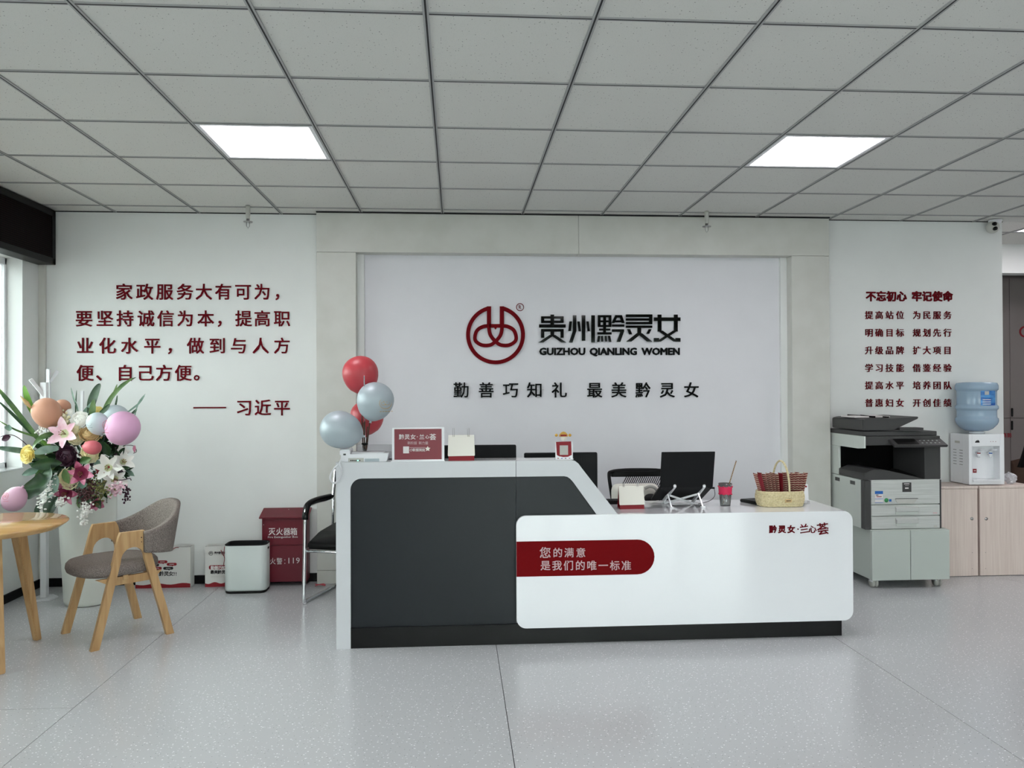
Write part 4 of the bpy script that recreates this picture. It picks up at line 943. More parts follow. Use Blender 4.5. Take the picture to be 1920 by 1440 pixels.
# opening and output tray
z4=Z(836); zo=z1
MB().box(x0+.02,x1-.01,yb-.10,yb,zo,z4,bev=.002).build('back_block','copier_black',t)
MB().box(x0+.002,x0+.02,yb-.13,yb,zo+.0,Z(842.6),bev=.002).build('side_pillar','copier_side',t)
MB().box(X(1736),x1-.003,Yp+.012,yb-.10,zo,z4+.004,bev=.004).build('right_column','copier_dark',t)
m=MB(); xr_=X(1736)
m.prism([(x0+.002,Yp+.01,zo),(x0+.002,Yp+.01,Z(887)),(X(1640),Yp+.01,Z(880)),(X(1662),Yp+.01,Z(881)),(X(1690),Yp+.01,Z(887.5)),(X(1728),Yp+.01,Z(897)),(xr_,Yp+.01,zo)],(0,yb-.134-Yp-.01,0),bev=.002); m.build('output_tray','copier_dark',t)
m=MB(); m.prism([(X(1683),Yp+.05,Z(887)),(X(1692),Yp+.05,Z(881)),(X(1724),Yp+.05,Z(893)),(X(1728),Yp+.05,Z(896))],(0,.08,0),bev=.001); m.build('tray_flap','copier_black',t)
# scanner body
z5=Z(818)
m=MB(); m.prism([(x0+.002,yb,Z(842)),(x0+.002,yb,z5+.001),(x0+.002,Yp+.012,z5+.001),(x0+.002,Yp+.012,Z(840)),(x0+.002,Yp+.10,Z(842))],(.012,0,0)); m.build('scanner_side','copier_side',t)
MB().box(x0+.014,x1-.004,Yp+.015,yb,z4+.004,z5,bev=.003).build('scanner_body','copier_dark',t)
MB().box(x0-.001,X(1761),Yp+.02,yb,z5+.002,Z(809),bev=.004).build('platen_cover','copier_dark',t)
m=MB(); za_,zb3=Z(807),Z(784)
x2=X(1727)
m.prism([(x0-.002,Yp+.02,za_),(x0-.002,Yp+.02,Z(787)),(x0+.04,Yp+.02,Z(784)),(x0+.21,Yp+.02,Z(785)),(x2,Yp+.02,Z(781.5)),(x2+.0,Yp+.02,Z(785)),(X(1694),Yp+.02,Z(800)),(X(1680),Yp+.02,za_)],(0,yb-Yp-.06,0),bev=.005); m.build('document_feeder','copier_dark',t)
m=MB(); a=Z(783.5); m.box(X(1622),X(1690),Yp+.14,Yp+.34,Z(784)+.0005,Z(784)+.010); m.build('paper_guide','print_white',t)
m=MB(); m.box(X(1650),X(1651),Yp+.06,yb-.06,a,a+.012); m.box(X(1676),X(1677),Yp+.06,yb-.06,a,a+.008); m.build('feeder_rib','copier_black',t)
MB().box(X(1688),X(1733),Yp-.0,Yp+.10,Z(807),Z(802),bev=.003).build('stapler_shelf','copier_dark',t)
# slanted control panel
m=MB(); xa=X(1676,Yp-.05); xb=X(1776,Yp-.05); m.prism([(xa,Yp-.07,Z(834)),(xa,Yp+.06,Z(818)),(xa,Yp+.06,Z(823)),(xa,Yp-.06,Z(838))],(xb-xa,0,0),bev=.003)
cp=m.build('control_panel','copier_dark',t)
def onpanel(u,v): # u along x 0..1, v 0..1 up the slope
    y=Yp-.07+.13*v; z=Z(834)+(Z(818)-Z(834))*v; return Vector((xa+(xb-xa)*u,y,z+.0012))
m=MB(); m.prism([onpanel(.08,.12),onpanel(.48,.12),onpanel(.48,.9),onpanel(.08,.9)],(0,0,.002)); m.build('touch_screen','black',cp)
m=MB()
for i in range(5):
    for j in range(3):
        q0=onpanel(.55+.08*i,.2+.25*j); m.box(q0.x,q0.x+.008,q0.y,q0.y+.010,q0.z,q0.z+.004)
tag(m.build('buttons','copier_side',cp),kind='stuff')
for p0,p1 in (((1573,900),(1586,907)),((1598,909),(1611,916))):
    pass
m=MB()
for yq in (5.55,5.78): m.box(x0+.0045,x0+.0062,yq,yq+.07,Z(913),Z(906))
m.build('side_grip','copier_dark',t)
# two pale wood cupboards
Yw=5.69; zt=P(1850,911,Yw).z; Gp='pale wood cupboards along the right wall'
for (pa,pb),kn,lb in (((1735,1833.5),1822,'pale wood cupboard between the copier and the gap, lock at its right'),((1837.5,1938),1849,'pale wood cupboard at the right edge, lock at its left')):
    xa=P(pa,1000,Yw).x; xb=P(pb,1000,Yw).x; t=thing('wood_cupboard',((xa+xb)/2,5.83,0),lb,'cupboard',Gp)
    MB().box(xa+.002,xb-.002,Yw+.019,5.955,.0,zt-.018).build('carcass','wood_pale',t)
    MB().box(xa,xb,Yw,Yw+.018,.004,zt-.02,bev=.0015,seg=1).build('door','wood_pale',t)
    MB().box(xa-.004,xb+.004,Yw-.004,5.957,zt-.018,zt,bev=.0015,seg=1).build('top_board','wood_pale',t)
    c=P(kn,972.5,Yw); m=MB(); m.lathe((c.x,Yw,c.z),[(.012,0),(.012,.004),(.007,.005),(.006,.009)],n=18,mtx=Matrix.Rotation(PI/2,4,'X')); m.build('lock','steel',t)
    m=MB(); s=-1 if kn<1830 else 1
    for yy in (1036,1066): 
        c=P(kn-s,yy,Yw); m.box(c.x-.0018,c.x+.0018,Yw-.0006,Yw,c.z-.0018,c.z+.0018)
    m.build('screw_hole','black',t)
zCT=zt
# water dispenser
Yd=5.715; t=thing('water_dispenser',(P(1850,908,Yd).x,5.83,zCT),'white countertop water dispenser on the pale cupboards','water dispenser')
xa=P(1817,860,Yd).x; xb=P(1883.5,860,Yd).x; zt=P(1850,814,Yd).z; zb_=zCT+.006; w_=xb-xa
y1=5.945
fx0,fx1=P(1823,860,Yd).x,P(1875,860,Yd).x; fz0,fz1=P(1850,899,Yd).z,P(1850,837,Yd).z
m=MB(); m.box(xa,xb,Yd+.075,y1,zb_,zt,bev=.006); m.box(xa,fx0,Yd,Yd+.08,zb_,zt,bev=.004); m.box(fx1,xb,Yd,Yd+.08,zb_,zt,bev=.004); m.box(fx0-.003,fx1+.003,Yd,Yd+.08,fz1,zt,bev=.004); m.box(fx0-.003,fx1+.003,Yd,Yd+.08,zb_,fz0-.0,bev=.003)
m.build('housing','gloss_white',t)
MB().box(fx0,fx1,Yd-.012,Yd+.07,fz0-.018,fz0-.002,bev=.003).build('drip_tray','white',t)
for xx,mt_,nm in ((1836,'print_red','hot'),(1858,'bal_pale','cold')):
    c=P(xx,850,Yd+.04); m=MB(); m.lathe((c.x,Yd+.045,c.z-.02),[(.007,-.012),(.012,0),(.012,.03),(.007,.036)],n=16); m.tube([(c.x,Yd+.045,c.z),(c.x,Yd+.075,c.z)],.01,n=8)
    tp=m.build('tap','gloss_white',t)
    MB().lathe((c.x,Yd+.045,c.z-.003),[(.0125,0),(.0125,.008)],n=16).build('tap_ring',mt_ if nm=='hot' else 'print_blue',tp)
    m=MB(); m.tube([(c.x,Yd+.045,c.z+.02),(c.x+.008,Yd+.02,c.z+.027),(c.x+.03,Yd+.01,c.z+.028)],.004,n=6,flat=1.6); m.build('tap_lever','gloss_white',tp)
flat('red_sticker',(1824,886.5),(1831,879),Yd+.0745,'print_red',t); flat('sticker_print',(1826,883.5),(1829.5,882),Yd+.073,'print_white',t)
m=MB(); c=P(1832.5,827.5,Yd-.0008); m.prism([(c.x-.018,Yd-.001,c.z-.010),(c.x+.018,Yd-.001,c.z-.010),(c.x+.016,Yd-.001,c.z+.002),(c.x+.004,Yd-.001,c.z+.012),(c.x+.001,Yd-.001,c.z+.004),(c.x-.004,Yd-.001,c.z+.008),(c.x-.016,Yd-.001,c.z-.002)],(0,.001,0)); m.build('brand_mark','print_black',t)
m=MB()
for xx in (1857.5,1862,1867): 
    c=P(xx,828,Yd); m.ell((c.x,Yd,c.z),(.0028,.0015,.0028),u=8,v=6)
m.build('indicator','print_red',t)
m=MB()
for i in range(2):
    for j in range(6):
        y_=Yd+.075+.075*i; z_=zt-.13-.022*j; m.box(xa-.0008,xa+.001,y_,y_+.04,z_,z_+.0035)
m.build('vent_slot','copier_dark',t)
MB().box(xa-.001,xa+.001,Yd+.11,Yd+.17,zt-.075,zt-.058).build('side_grip','print_grey',t)
# bottle
yb_=5.815; c=Vector((P(1831,760,yb_).x,yb_,zt)); t=thing('water_bottle',c+Vector((0,0,.0)),'large blue water bottle upside down on the dispenser','water bottle')
r=px(37.5,yb_)*1.0; h0=P(1831,808,yb_).z-zt; H=P(1831,716.5,yb_).z-zt-h0; r=min(r,.148)
pf=[(.03,.002-h0),(.03,.0),(r*.55,.004),(r*.74,.02),(r*.93,.052),(r*.985,.07),(r,.085),(r*.985,.10),(r*.93,.106),(r*.92,.125),(r*.92,.155),(r*.93,.165),(r*.985,.17),(r,.182),(r*.985,.195),(r*.93,.20),(r*.92,.21),(r*.92,H-.075),(r*.93,H-.066),(r*.985,H-.06),(r,H-.045),(r*.99,H-.025),(r*.93,H-.006),(r*.6,H),(.01,H-.001)]
m=MB(); m.lathe(c+Vector((0,0,h0)),[(a,b*H/(.37) if False else b) for a,b in pf],n=48); m.build('shell','bottle',t)
MB().lathe(c,[(.055,0.001),(.055,.016),(.04,.02)],n=24).build('collar','gloss_white',t)
# label wrapped on the bottle
a0=P(1837,735,yb_-r).x; 
def lab(u,v,o):
    ang=-PI/2-math.radians(33)+math.radians(10+52*u); rr=r*.92+.0015+o; z0_=P(1831,762,yb_-.1).z; z1_=P(1831,731,yb_-.1).z; return Vector((c.x+rr*math.cos(ang),yb_+rr*math.sin(ang),z0_+(z1_-z0_)*v))
M['bottle_label']=varied('bottle_label',rgb(24,84,170),rgb(86,156,214),(1,1,3),nscale=9,rough=.4,lo=.4,hi=.6)
m=MB(); m.grid(lab,12,4); lo=m.build('bottle_label','bottle_label',t)
m=MB(); m.grid(lambda u,v,o:lab(.22+.26*u,.70+.22*v,.0005),4,1); m.build('label_blank','print_grey',lo)
m=MB()
for k in range(3): m.grid(lambda u,v,o:lab(.1+.5*u,.12+.13*k+.05*v,.0005),4,1)
m.build('label_print','print_white',lo)
# crumpled plastic
c=P(1894,896,5.80); t_=MB(); rnd=random.Random(3); b=bmesh.new(); bmesh.ops.create_icosphere(b,subdivisions=3,radius=1)
for v in b.verts: v.co*=.72+.4*rnd.random(); v.co=Vector((v.co.x*.048,v.co.y*.04,v.co.z*.047))
bmesh.ops.translate(b,vec=(c.x,c.y,zCT+.044),verts=b.verts); t_._add(b)
tag(t_.build('plastic_bag','plastic_bag'),'crumpled clear plastic wrap on the cupboard right of the dispenser','plastic bag')
# cctv turret
c=P(1868,424,5.86); c.y=5.89
t=thing('security_camera',(c.x,5.93,c.z+.05),'small white dome security camera with two black lenses near the ceiling','security camera')
m=MB(); m.ell((c.x,5.90,c.z),(.046,.048,.05),u=20,v=14); m.build('dome','print_grey',t)
MB().lathe((c.x+.02,5.90,c.z),[(.042,.03),(.05,CEIL-c.z-.001)],n=20).build('mount','white',t)
for (xx,yy) in ((1866,419.5),(1867.2,428)):
    q=P(xx,yy,5.85); m=MB(); m.lathe((q.x,5.868,q.z),[(.015,0),(.015,.02)],n=16,mtx=Matrix.Rotation(PI/2,4,'X')); m.build('lens','black',t)
# far room chair with dark coat
Yq=6.5; t=thing('plywood_chair',(5.12,6.55,0),'brown moulded plywood chair with wooden legs at the right edge','chair')
def back(u,v,o): 
    a=math.radians(-60+120*u); return Vector((5.12+.30*math.sin(a),6.75-.30*math.cos(a)-o,.48+v*(.30+.16*(1-abs(2*u-1)**2)*0+ .22*u)))
m=MB(); m.grid(back,14,6,thick=.012); m.build('back_shell','brown',t)
MB().box(4.86,5.4,6.42,6.9,.44,.48,bev=.02).build('seat','brown',t)
for (a,b) in (((4.92,6.48),(4.80,6.38)),((5.33,6.48),(5.42,6.38)),((4.92,6.85),(4.82,6.93)),((5.33,6.85),(5.42,6.93))):
    m=MB(); m.tube([(a[0],a[1],.44),(b[0],b[1],0)],[.02,.013],n=8); m.build('leg','wood',t)
c=P(1912,815,6.4); m=MB()
m.grid(lambda u,v,o: Vector((5.10+(.36-.10*v)*(u-.5)*2*(1 if v<.8 else .8-.9*(v-.8)),6.36-.07*math.sin(PI*u)-.02*math.sin(9*u+3*v)-o,.80+.38*v-.10*abs(u-.5))),16,10,thick=.05)
m.build('tmp','leather'); tag(bpy.data.objects['tmp'],'black padded coat draped over the chair back at the right edge','coat'); bpy.data.objects['tmp'].name='black_coat'
# sprinklers
for xx,lb in ((465,'white ceiling sprinkler above the left wall lettering'),(1325,'white ceiling sprinkler in front of the header board')):
    c=P(xx,400,5.72); t=thing('ceiling_sprinkler',(c.x,5.72,CEIL),lb,'sprinkler','ceiling sprinklers'); zz_=P(xx,428 if xx<999 else 436,5.72).z; dz=CEIL-zz_
    m=MB(); m.lathe((c.x,5.72,zz_),[(.011,dz*.42),(.014,dz*.44),(.014,dz*.55),(.016,dz*.56),(.016,dz*.999)],n=16); m.build('pipe','print_grey',t)
    m=MB(); m.lathe((c.x,5.72,zz_),[(.032,dz*.27),(.032,dz*.30),(.012,dz*.33),(.011,dz*.42)],n=16); m.build('deflector','steel',t)
    m=MB(); m.tube([(c.x-.010,5.72,zz_+dz*.27),(c.x-.010,5.72,zz_+dz*.1),(c.x,5.72,zz_),(c.x+.010,5.72,zz_+dz*.1),(c.x+.010,5.72,zz_+dz*.27)],.0028,n=6); m.build('frame_arm','steel',t)
# LED ticker box on the left wall
t=thing('led_display',(XL+.06,4.5,2.55),'long black dot-matrix LED display box along the top of the left wall','display')
xq=-2.915; z0=2.345; z1=CEIL-.006
MB().box(XL+.0,xq-.006,2.2,5.93,z0,z1,bev=.008).build('case','black',t)
MB().box(xq-.008,xq-.003,2.24,5.88,z0+.045,z1-.045).build('dot_matrix','leddots',t)
m=MB(); m.box(xq-.014,xq+.004,2.2,5.93,z0,z0+.045,bev=.004); m.box(xq-.014,xq+.004,2.2,5.93,z1-.045,z1,bev=.004); m.box(xq-.014,xq+.004,5.885,5.93,z0,z1,bev=.004); m.box(xq-.014,xq+.004,2.2,2.245,z0,z1,bev=.004); m.build('bezel','black',t)
# ================================================================== FLOOR ITEMS ALONG THE BACK WALL
# fire extinguisher box
Yx=5.83; t=thing('fire_box',(P(533,1099,Yx).x,5.87,0),'dark red steel fire extinguisher box with white characters','fire box')
x0=P(490.5,1050,Yx).x; x1=P(575,1050,Yx).x; zt=P(530,970,Yx).z; zl=P(530,953,5.95).z; zb_=P(530,1091,Yx).z
MB().box(x0,x1,Yx+.012,5.955,zb_,zt,bev=.003).build('body','red_cabinet',t)
m=MB(); m.prism([(x0-.014,Yx-.02,zt-.006),(x0-.014,Yx-.02,zt+.004),(x0-.014,5.955,zl+.004),(x0-.014,5.955,zl-.006)],(x1-x0+.03,0,0),bev=.001); m.build('lid','red_cabinet',t)
MB().prism([(x0,Yx+.014,zt),(x0,5.955,zt),(x0,5.955,zl-.006)],(x1-x0,0,0)).build('lid_wedge','red_cabinet',t)
a=P(497,973,Yx); b=P(570,1021,Yx); MB().box(a.x,b.x,Yx,Yx+.012,b.z,a.z,bev=.002).build('upper_door','red_cabinet',t)
a=P(493,1024,Yx); b=P(572,1090,Yx); MB().box(a.x,b.x,Yx+.002,Yx+.012,b.z,a.z,bev=.002).build('lower_door','red_cabinet',t)
for xx in (x0+.02,x1-.03): MB().prism([(xx-.012,Yx+.012,zb_),(xx+.022,Yx+.012,zb_),(xx+.014,Yx+.012,0),(xx+.0,Yx+.012,0)],(0,.12,0)).build('foot','red_cabinet',t)
for c,xx in zip('灭火器箱',(510,524,538,551)): char(c,P(xx,996.5,Yx),14.5*Yx/F,.001,'print_white',t,.01,sx=.9)
char('Fire Extinguisher Box',P(530.5,1007.3,Yx),1,.001,'print_white',t,.0,name='word',fit=(54*Yx/F,4.6*Yx/F))
for c,xx in zip('火警：',(511.5,524,537)): char(c,P(xx,1052,Yx+.002),13*Yx/F,.001,'print_white',t,0,sx=.85)
char('119',P(551.5,1051,Yx+.002),1,.001,'print_white',t,0,name='word',fit=(20.5*Yx/F,10.5*Yx/F))
m=MB(); 
for (xx,yy) in ((494.5,984),(541.5,955.5)):
    c=P(xx,yy,Yx-.001); m.ell(c,(.003,.003,.003),u=8,v=6)
m.build('rivet','chrome',t)
# waste bin
Yn=5.64; t=thing('waste_bin',(P(462,1112,5.75).x,5.76,0),'pale green square waste bin with black rim and base','waste bin')
cx=(-1.636-1.352)/2; hw=.145; hd=.083; cy=5.724; hB=P(455,1023,Yn).z
def rr2(w_,d_,r_,n=5):
    out=[]
    for (sx,sy,a0) in ((1,1,0),(-1,1,90),(-1,-1,180),(1,-1,270)):
        for k in range(n+1):
            a=math.radians(a0+90*k/n); out.append((sx*(w_-r_)+r_*math.cos(a),sy*(d_-r_)+r_*math.sin(a)))
    return out
def loft(m,levels,mi=0,capb=True,capt=False):
    rings=[[m.bm.verts.new((cx+x*s,cy+y*s,z)) for x,y in rr2(hw,hd,.045)] for s,z in levels]
    n=len(rings[0])
    for A_,B_ in zip(rings,rings[1:]):
        for k in range(n): f=m.bm.faces.new([A_[k],A_[(k+1)%n],B_[(k+1)%n],B_[k]]); f.material_index=mi; f.smooth=True
    if capb: m.bm.faces.new(rings[0][::-1])
    if capt: m.bm.faces.new(rings[-1])
m=MB(); loft(m,[(.97,.018),(1.0,.03),(1.0,hB),(.985,hB),(.975,.03)],capb=True); m.build('shell','bin',t)
m=MB(); loft(m,[(.95,0),(.98,.004),(.98,.018)],capt=True); m.build('base','black',t)
m=MB(); loft(m,[(1.004,hB-.002),(1.004,hB+.004),(.98,hB+.006),(.93,hB-.004),(.93,.04)],capb=False); loft(m,[(.93,.04),(.5,.041)],capb=False,capt=True); m.build('inner_liner','matte_black',t)
m=MB(); m.box(cx+hw-.001,cx+hw+.001,cy-.02,cy+.02,hB-.04,hB-.025); m.build('grip_slot','black',t)
# paper bags
def bag(px0,px1,pyt,pyb,Yf,lb,dep=.085):
    a=P(px0,pyb,Yf); b=P(px1,pyt,Yf); t=thing('paper_bag',((a.x+b.x)/2,Yf+dep/2,0),lb,'paper bag','white printed paper bags by the wall'); H=b.z; e=.0025
    m=MB(); m.box(a.x,b.x,Yf,Yf+e,0,H); m.box(a.x,b.x,Yf+dep-e,Yf+dep,0,H+.004); m.prism([(a.x,Yf+e,0),(a.x,Yf+dep-e,0),(a.x,Yf+dep-e,H),(a.x+.015,Yf+dep/2,H),(a.x,Yf+e,H)],(e,0,0)); m.prism([(b.x-e,Yf+e,0),(b.x-e,Yf+dep-e,0),(b.x-e,Yf+dep-e,H),(b.x-e-.015,Yf+dep/2,H),(b.x-e,Yf+e,H)],(e,0,0)); m.box(a.x,b.x,Yf,Yf+dep,0,e)
    m.build('bag_body','bag',t)
    n=14; pl=[(a.x+.0005,Yf-.001,.001),(b.x-.0005,Yf-.001,.001)]+[(b.x-.0005-(b.x-a.x-.001)*k/n,Yf-.001,.030+.006*math.sin(k*.9)-.004*abs(k/n-.5)) for k in range(n+1)]
    MB().prism(pl,(0,.0008,0)).build('red_wave','print_red',t)
    return t,a,b,H
t,a,b,H=bag(254,357,1026,1102,5.855,'wide white paper bag with red base and speech bubbles behind the chair')
for (xx,yy,w_,mt_) in ((304.5,1053.5,18,'print_red'),(322,1058,18,'print_red'),(291,1059.5,14,'print_black'),(294,1065.5,18,'print_red'),(315.5,1065.5,18,'print_black')):
    c=P(xx,yy,5.855); hw_=w_/2*5.855/F; hh=2.6*5.855/F
    pl=[(c.x+x,5.855-.001,c.z+z) for x,z in arc((hw_-hh,0),hh,90,-90,5)]+[(c.x+.25*hw_,5.854,c.z-hh),(c.x+.2*hw_,5.854,c.z-hh*1.7),(c.x+.0*hw_,5.854,c.z-hh)]+[(c.x+x,5.855-.001,c.z+z) for x,z in arc((-hw_+hh,0),hh,270,90,5)]
    pl=[(p[0],5.854,p[2]) for p in pl]; MB().prism(pl,(0,.0008,0)).build('speech_bubble',mt_,t)
    q=P(xx,yy,5.855); MB().box(q.x-hw_*.45,q.x+hw_*.45,5.8534,5.854,q.z-hh*.22,q.z+hh*.22).build('bubble_print','print_grey',t)
for c,xx in zip('就找黔灵女!!',(283,292,302.5,312,321,329,332.5)): char(c,P(xx if c!='!' else xx+1.2,1075.5,5.855),9*5.855/F,.0008,'print_black',t,.02)
for xx,dx in ((283,8),(323,8)):
    c=P(xx,1032,5.853); m=MB(); m.tube(spline([c,c+Vector((.01,-.004,.012)),c+Vector((.03,-.003,.022)),c+Vector((.045,.0,.02))],5),.0024,n=6); m.build('cord_handle','print_red',t)
t,a,b,H=bag(384.5,432,1024,1101,5.855,'narrow white paper bag with emblem and red pill print beside the bin')
emblem(395.5,1037.5,.075,5.855,.0006,'print_black',t,name='printed_emblem',wd=34)
for c,xx in zip('贵州黔灵女',(404,408.5,413,417.5,422)): char(c,P(xx,1036.5,5.855),4.8*5.855/F,.0006,'print_black',t,.02)
MB().box(P(401,1040,5.855).x,P(421,1040,5.855).x,5.854,5.855,P(400,1041,5.855).z,P(400,1040.3,5.855).z).build('rule','print_grey',t)
pp_=[(P(392+2,1064,5.854).x,5.854,P(392,1068,5.855).z),(P(430,1064,5.854).x,5.854,P(392,1068,5.855).z),(P(430,1064,5.854).x,5.854,P(392,1060,5.855).z),(P(394,1064,5.854).x,5.854,P(392,1060,5.855).z),(P(391.6,1064,5.854).x,5.854,P(392,1062,5.855).z),(P(391.6,1064,5.854).x,5.854,P(392,1066,5.855).z)]
MB().prism(pp_,(0,.0008,0)).build('red_pill','print_red',t)
for c,xx in zip('勤善巧知礼',(398.5,405.5,412.5,419.5,426.5)): char(c,P(xx,1064.3,5.8538),7*5.855/F,.0006,'print_white',t,.03)
for c,xx in zip('最美黔灵女',(398,405,412,419,426)): char(c,P(xx,1072.5,5.855),7*5.855/F,.0006,'print_black',t,.03)
m=MB()
for yy in (1080,1082): m.box(P(396,1080,5.855).x,P(420,1080,5.855).x,5.854,5.855,P(396,yy+.4,5.855).z,P(396,yy,5.855).z)
m.build('small_print','print_grey',t)
m=MB(); m.tube(spline([P(414,1031,5.853),P(418,1040,5.845),P(421,1046,5.84),P(419,1060,5.845)],5),.0022,n=6); m.tube(spline([P(426,1018,5.85),P(421,1026,5.84),P(420,1040,5.84),P(421,1047,5.84)],5),.0022,n=6); m.build('cord_handle','print_red',t)
# scrap of red balloon on the floor
c=PZ(600,1099,0); m=MB(); rnd=random.Random(5)
m.grid(lambda u,v,o:Vector((c.x-.035+.07*u+.008*math.sin(5*v),c.y-.02+.04*v,.003+.01*abs(math.sin(3*u+2*v))+o)),6,4,thick=.002); tag(m.build('balloon_scrap','scrap'),'small torn red balloon scrap on the floor beside the chrome chair','scrap')
# coat rack
t=thing('coat_rack',(P(95,1112,0+5.6).x,5.66,0),'white coat rack with slanting pegs in the corner behind the flowers','coat rack')
by=5.62; bx=P(83.5,900,by).x
m=MB(); m.prism([(bx+.085*math.cos(k*PI/3+.3),by+.085*math.sin(k*PI/3+.3),0) for k in range(6)],(0,0,.012),bev=.002); m.build('base','white',t)
MB().box(bx-.02,bx+.02,by-.02,by+.02,.012,P(82,717,by).z,bev=.002).build('pole','white',t)
def bar(a,b,w_=.012): m=MB(); m.tube([a,b],w_*1.3,n=4,smooth=False); return m.build('peg','white',t)
bar(Vector((bx,by-.01,P(82,742,by).z)),P(57,711,5.56))
q1=P(91,760,5.80); q2=P(91,692,5.80); bar(Vector((bx+.01,by+.01,q1.z-.12)),q1); bar(q1,q2); bar(P(93,716,5.80),P(108,696,5.84),.010)
bar(Vector((bx+.02,by,P(155,940,by).z)),P(153,820,5.72),.010); bar(P(153,820,5.72),P(154.5,733,5.72),.009)
# ================================================================== TEA TABLE
tc_=Vector((-2.53,4.375,0)); RT=.41; ZT_=.72
t=thing('round_table',tc_,'round honey-coloured wooden tea table at the left edge','table')
m=MB(); m.lathe(tc_,[(RT-.035,ZT_-.034),(RT-.022,ZT_-.024),(RT-.003,ZT_-.010),(RT,ZT_-.005),(RT-.005,ZT_),(.001,ZT_)],n=72,cap=False); m.lathe(tc_,[(.001,ZT_-.034),(RT-.035,ZT_-.034)],n=72,cap=False); m.build('tabletop','wood_top',t)
for (fx_,fy_) in ((-2.41,4.70),(-2.305,4.15),(-2.87,4.33)):
    f=Vector((fx_,fy_,0)); d=(f-tc_); top=tc_+d*.62; m=MB(); n_=d.normalized(); s_=Vector((-n_.y,n_.x,0))
    def ringp(c,w_,z): return [c+n_*w_+s_*w_+Vector((0,0,z)),c-n_*w_+s_*w_+Vector((0,0,z)),c-n_*w_-s_*w_+Vector((0,0,z)),c+n_*w_-s_*w_+Vector((0,0,z))]
    A_=[m.bm.verts.new(p) for p in ringp(f,.017,0)]; B_=[m.bm.verts.new(p) for p in ringp(top,.031,ZT_-.035)]
    m.bm.faces.new(A_[::-1]); m.bm.faces.new(B_)
    for k in range(4): m.bm.faces.new([A_[k],A_[(k+1)%4],B_[(k+1)%4],B_[k]])
    bmesh.ops.bevel(m.bm,geom=m.bm.edges[:],offset=.004,segments=2,affect='EDGES'); m.build('leg','wood',t)
    q=MB(); q.prism([top-n_*.02+Vector((0,0,ZT_-.036))-s_*.012,tc_+Vector((0,0,ZT_-.036))-s_*.012,tc_+Vector((0,0,ZT_-.09))-s_*.012,top-n_*.02+Vector((0,0,ZT_-.075))-s_*.012],s_*.024,bev=.002); q.build('apron_rail','wood',t)
# ================================================================== UPHOLSTERED WOOD CHAIR (facing the table)
fdir=Vector((-.29,-.27)).normalized(); rz=math.atan2(fdir.y,fdir.x)
t=thing('armchair',(-1.998,4.788,0),'wooden A-frame armchair with grey-brown upholstered seat and wrapping backrest','chair',rz=rz)
def aframe(y,lean):
    """A-shaped side frame cut from plank: outline in matched outer / inner pairs"""
    H=.625; pr_=[((.232,0),(.188,0)),((.190,.16),(.146,.16)),((.151,.31),(.108,.31)),((.109,.47),(.070,.46))]
    oo=[(.095,.53),(.078,.60),(.068,H),(.045,H),(.022,H),(0,H),(-.022,H),(-.045,H),(-.062,H),(-.075,.60),(-.09,.53)]
    ii=[(.003+.066*math.cos(PI*(k+1)/12),.465+.072*math.sin(PI*(k+1)/12)) for k in range(11)]
    pr_+=list(zip(oo,ii)); pr_+=[((-.106,.47),(-.064,.46)),((-.147,.31),(-.103,.31)),((-.186,.16),(-.143,.16)),((-.225,0),(-.182,0))]
    m=MB(); th=.028; sg=1 if y>0 else -1; bm=m.bm
    def V3(x,z,o): return bm.verts.new((x,y+sg*lean*(1-z/H)-sg*th*o,z))
    G_=[[V3(*a,0),V3(*b,0),V3(*b,1),V3(*a,1)] for a,b in pr_]
    for A_,B_ in zip(G_,G_[1:]):
        for k in range(4): bm.faces.new([A_[k],A_[(k+1)%4],B_[(k+1)%4],B_[k]])
    bm.faces.new(G_[0]); bm.faces.new(G_[-1][::-1])
    return m
for s in (1,-1):
    aframe(s*.225,.02).build('side_frame','wood',t,local=True)
m=MB(); m.box(.02,.05,-.21,.21,.355,.385,bev=.003); m.box(-.14,-.11,-.21,.21,.355,.385,bev=.003); m.build('seat_rail','wood',t,local=True)
for s in (1,-1):
    m=MB(); m.prism([(.11,s*.205,.33),(.19,s*.205,.375),(-.17,s*.205,.375),(-.12,s*.205,.33)],(0,-s*.022,0)); m.build('seat_rail','wood',t,local=True)
# seat cushion: rounded superellipse with domed top
def seatpt(u,v):
    pass
m=MB(); lev=[(.86,.378),(.97,.388),(1.0,.41),(.985,.432),(.93,.447),(.80,.456),(.5,.461),(.2,.462)]
rings=[]
for s_,z in lev:
    ring=[]
    for k in range(40):
        a=2*PI*k/40; c_,q_=math.cos(a),math.sin(a); x=abs(c_)**(2/2.7)*math.copysign(.235,c_); y=abs(q_)**(2/2.7)*math.copysign(.232,q_)
        if x<0: y*=.93
        ring.append(m.bm.verts.new((x*s_+.03,y*s_,z)))
    rings.append(ring)
for A_,B_ in zip(rings,rings[1:]):
    for k in range(40): f=m.bm.faces.new([A_[k],A_[(k+1)%40],B_[(k+1)%40],B_[k]]); f.smooth=True
m.bm.faces.new(rings[0][::-1]); m.bm.faces.new(rings[-1]); m.build('seat','fabric',t,local=True)
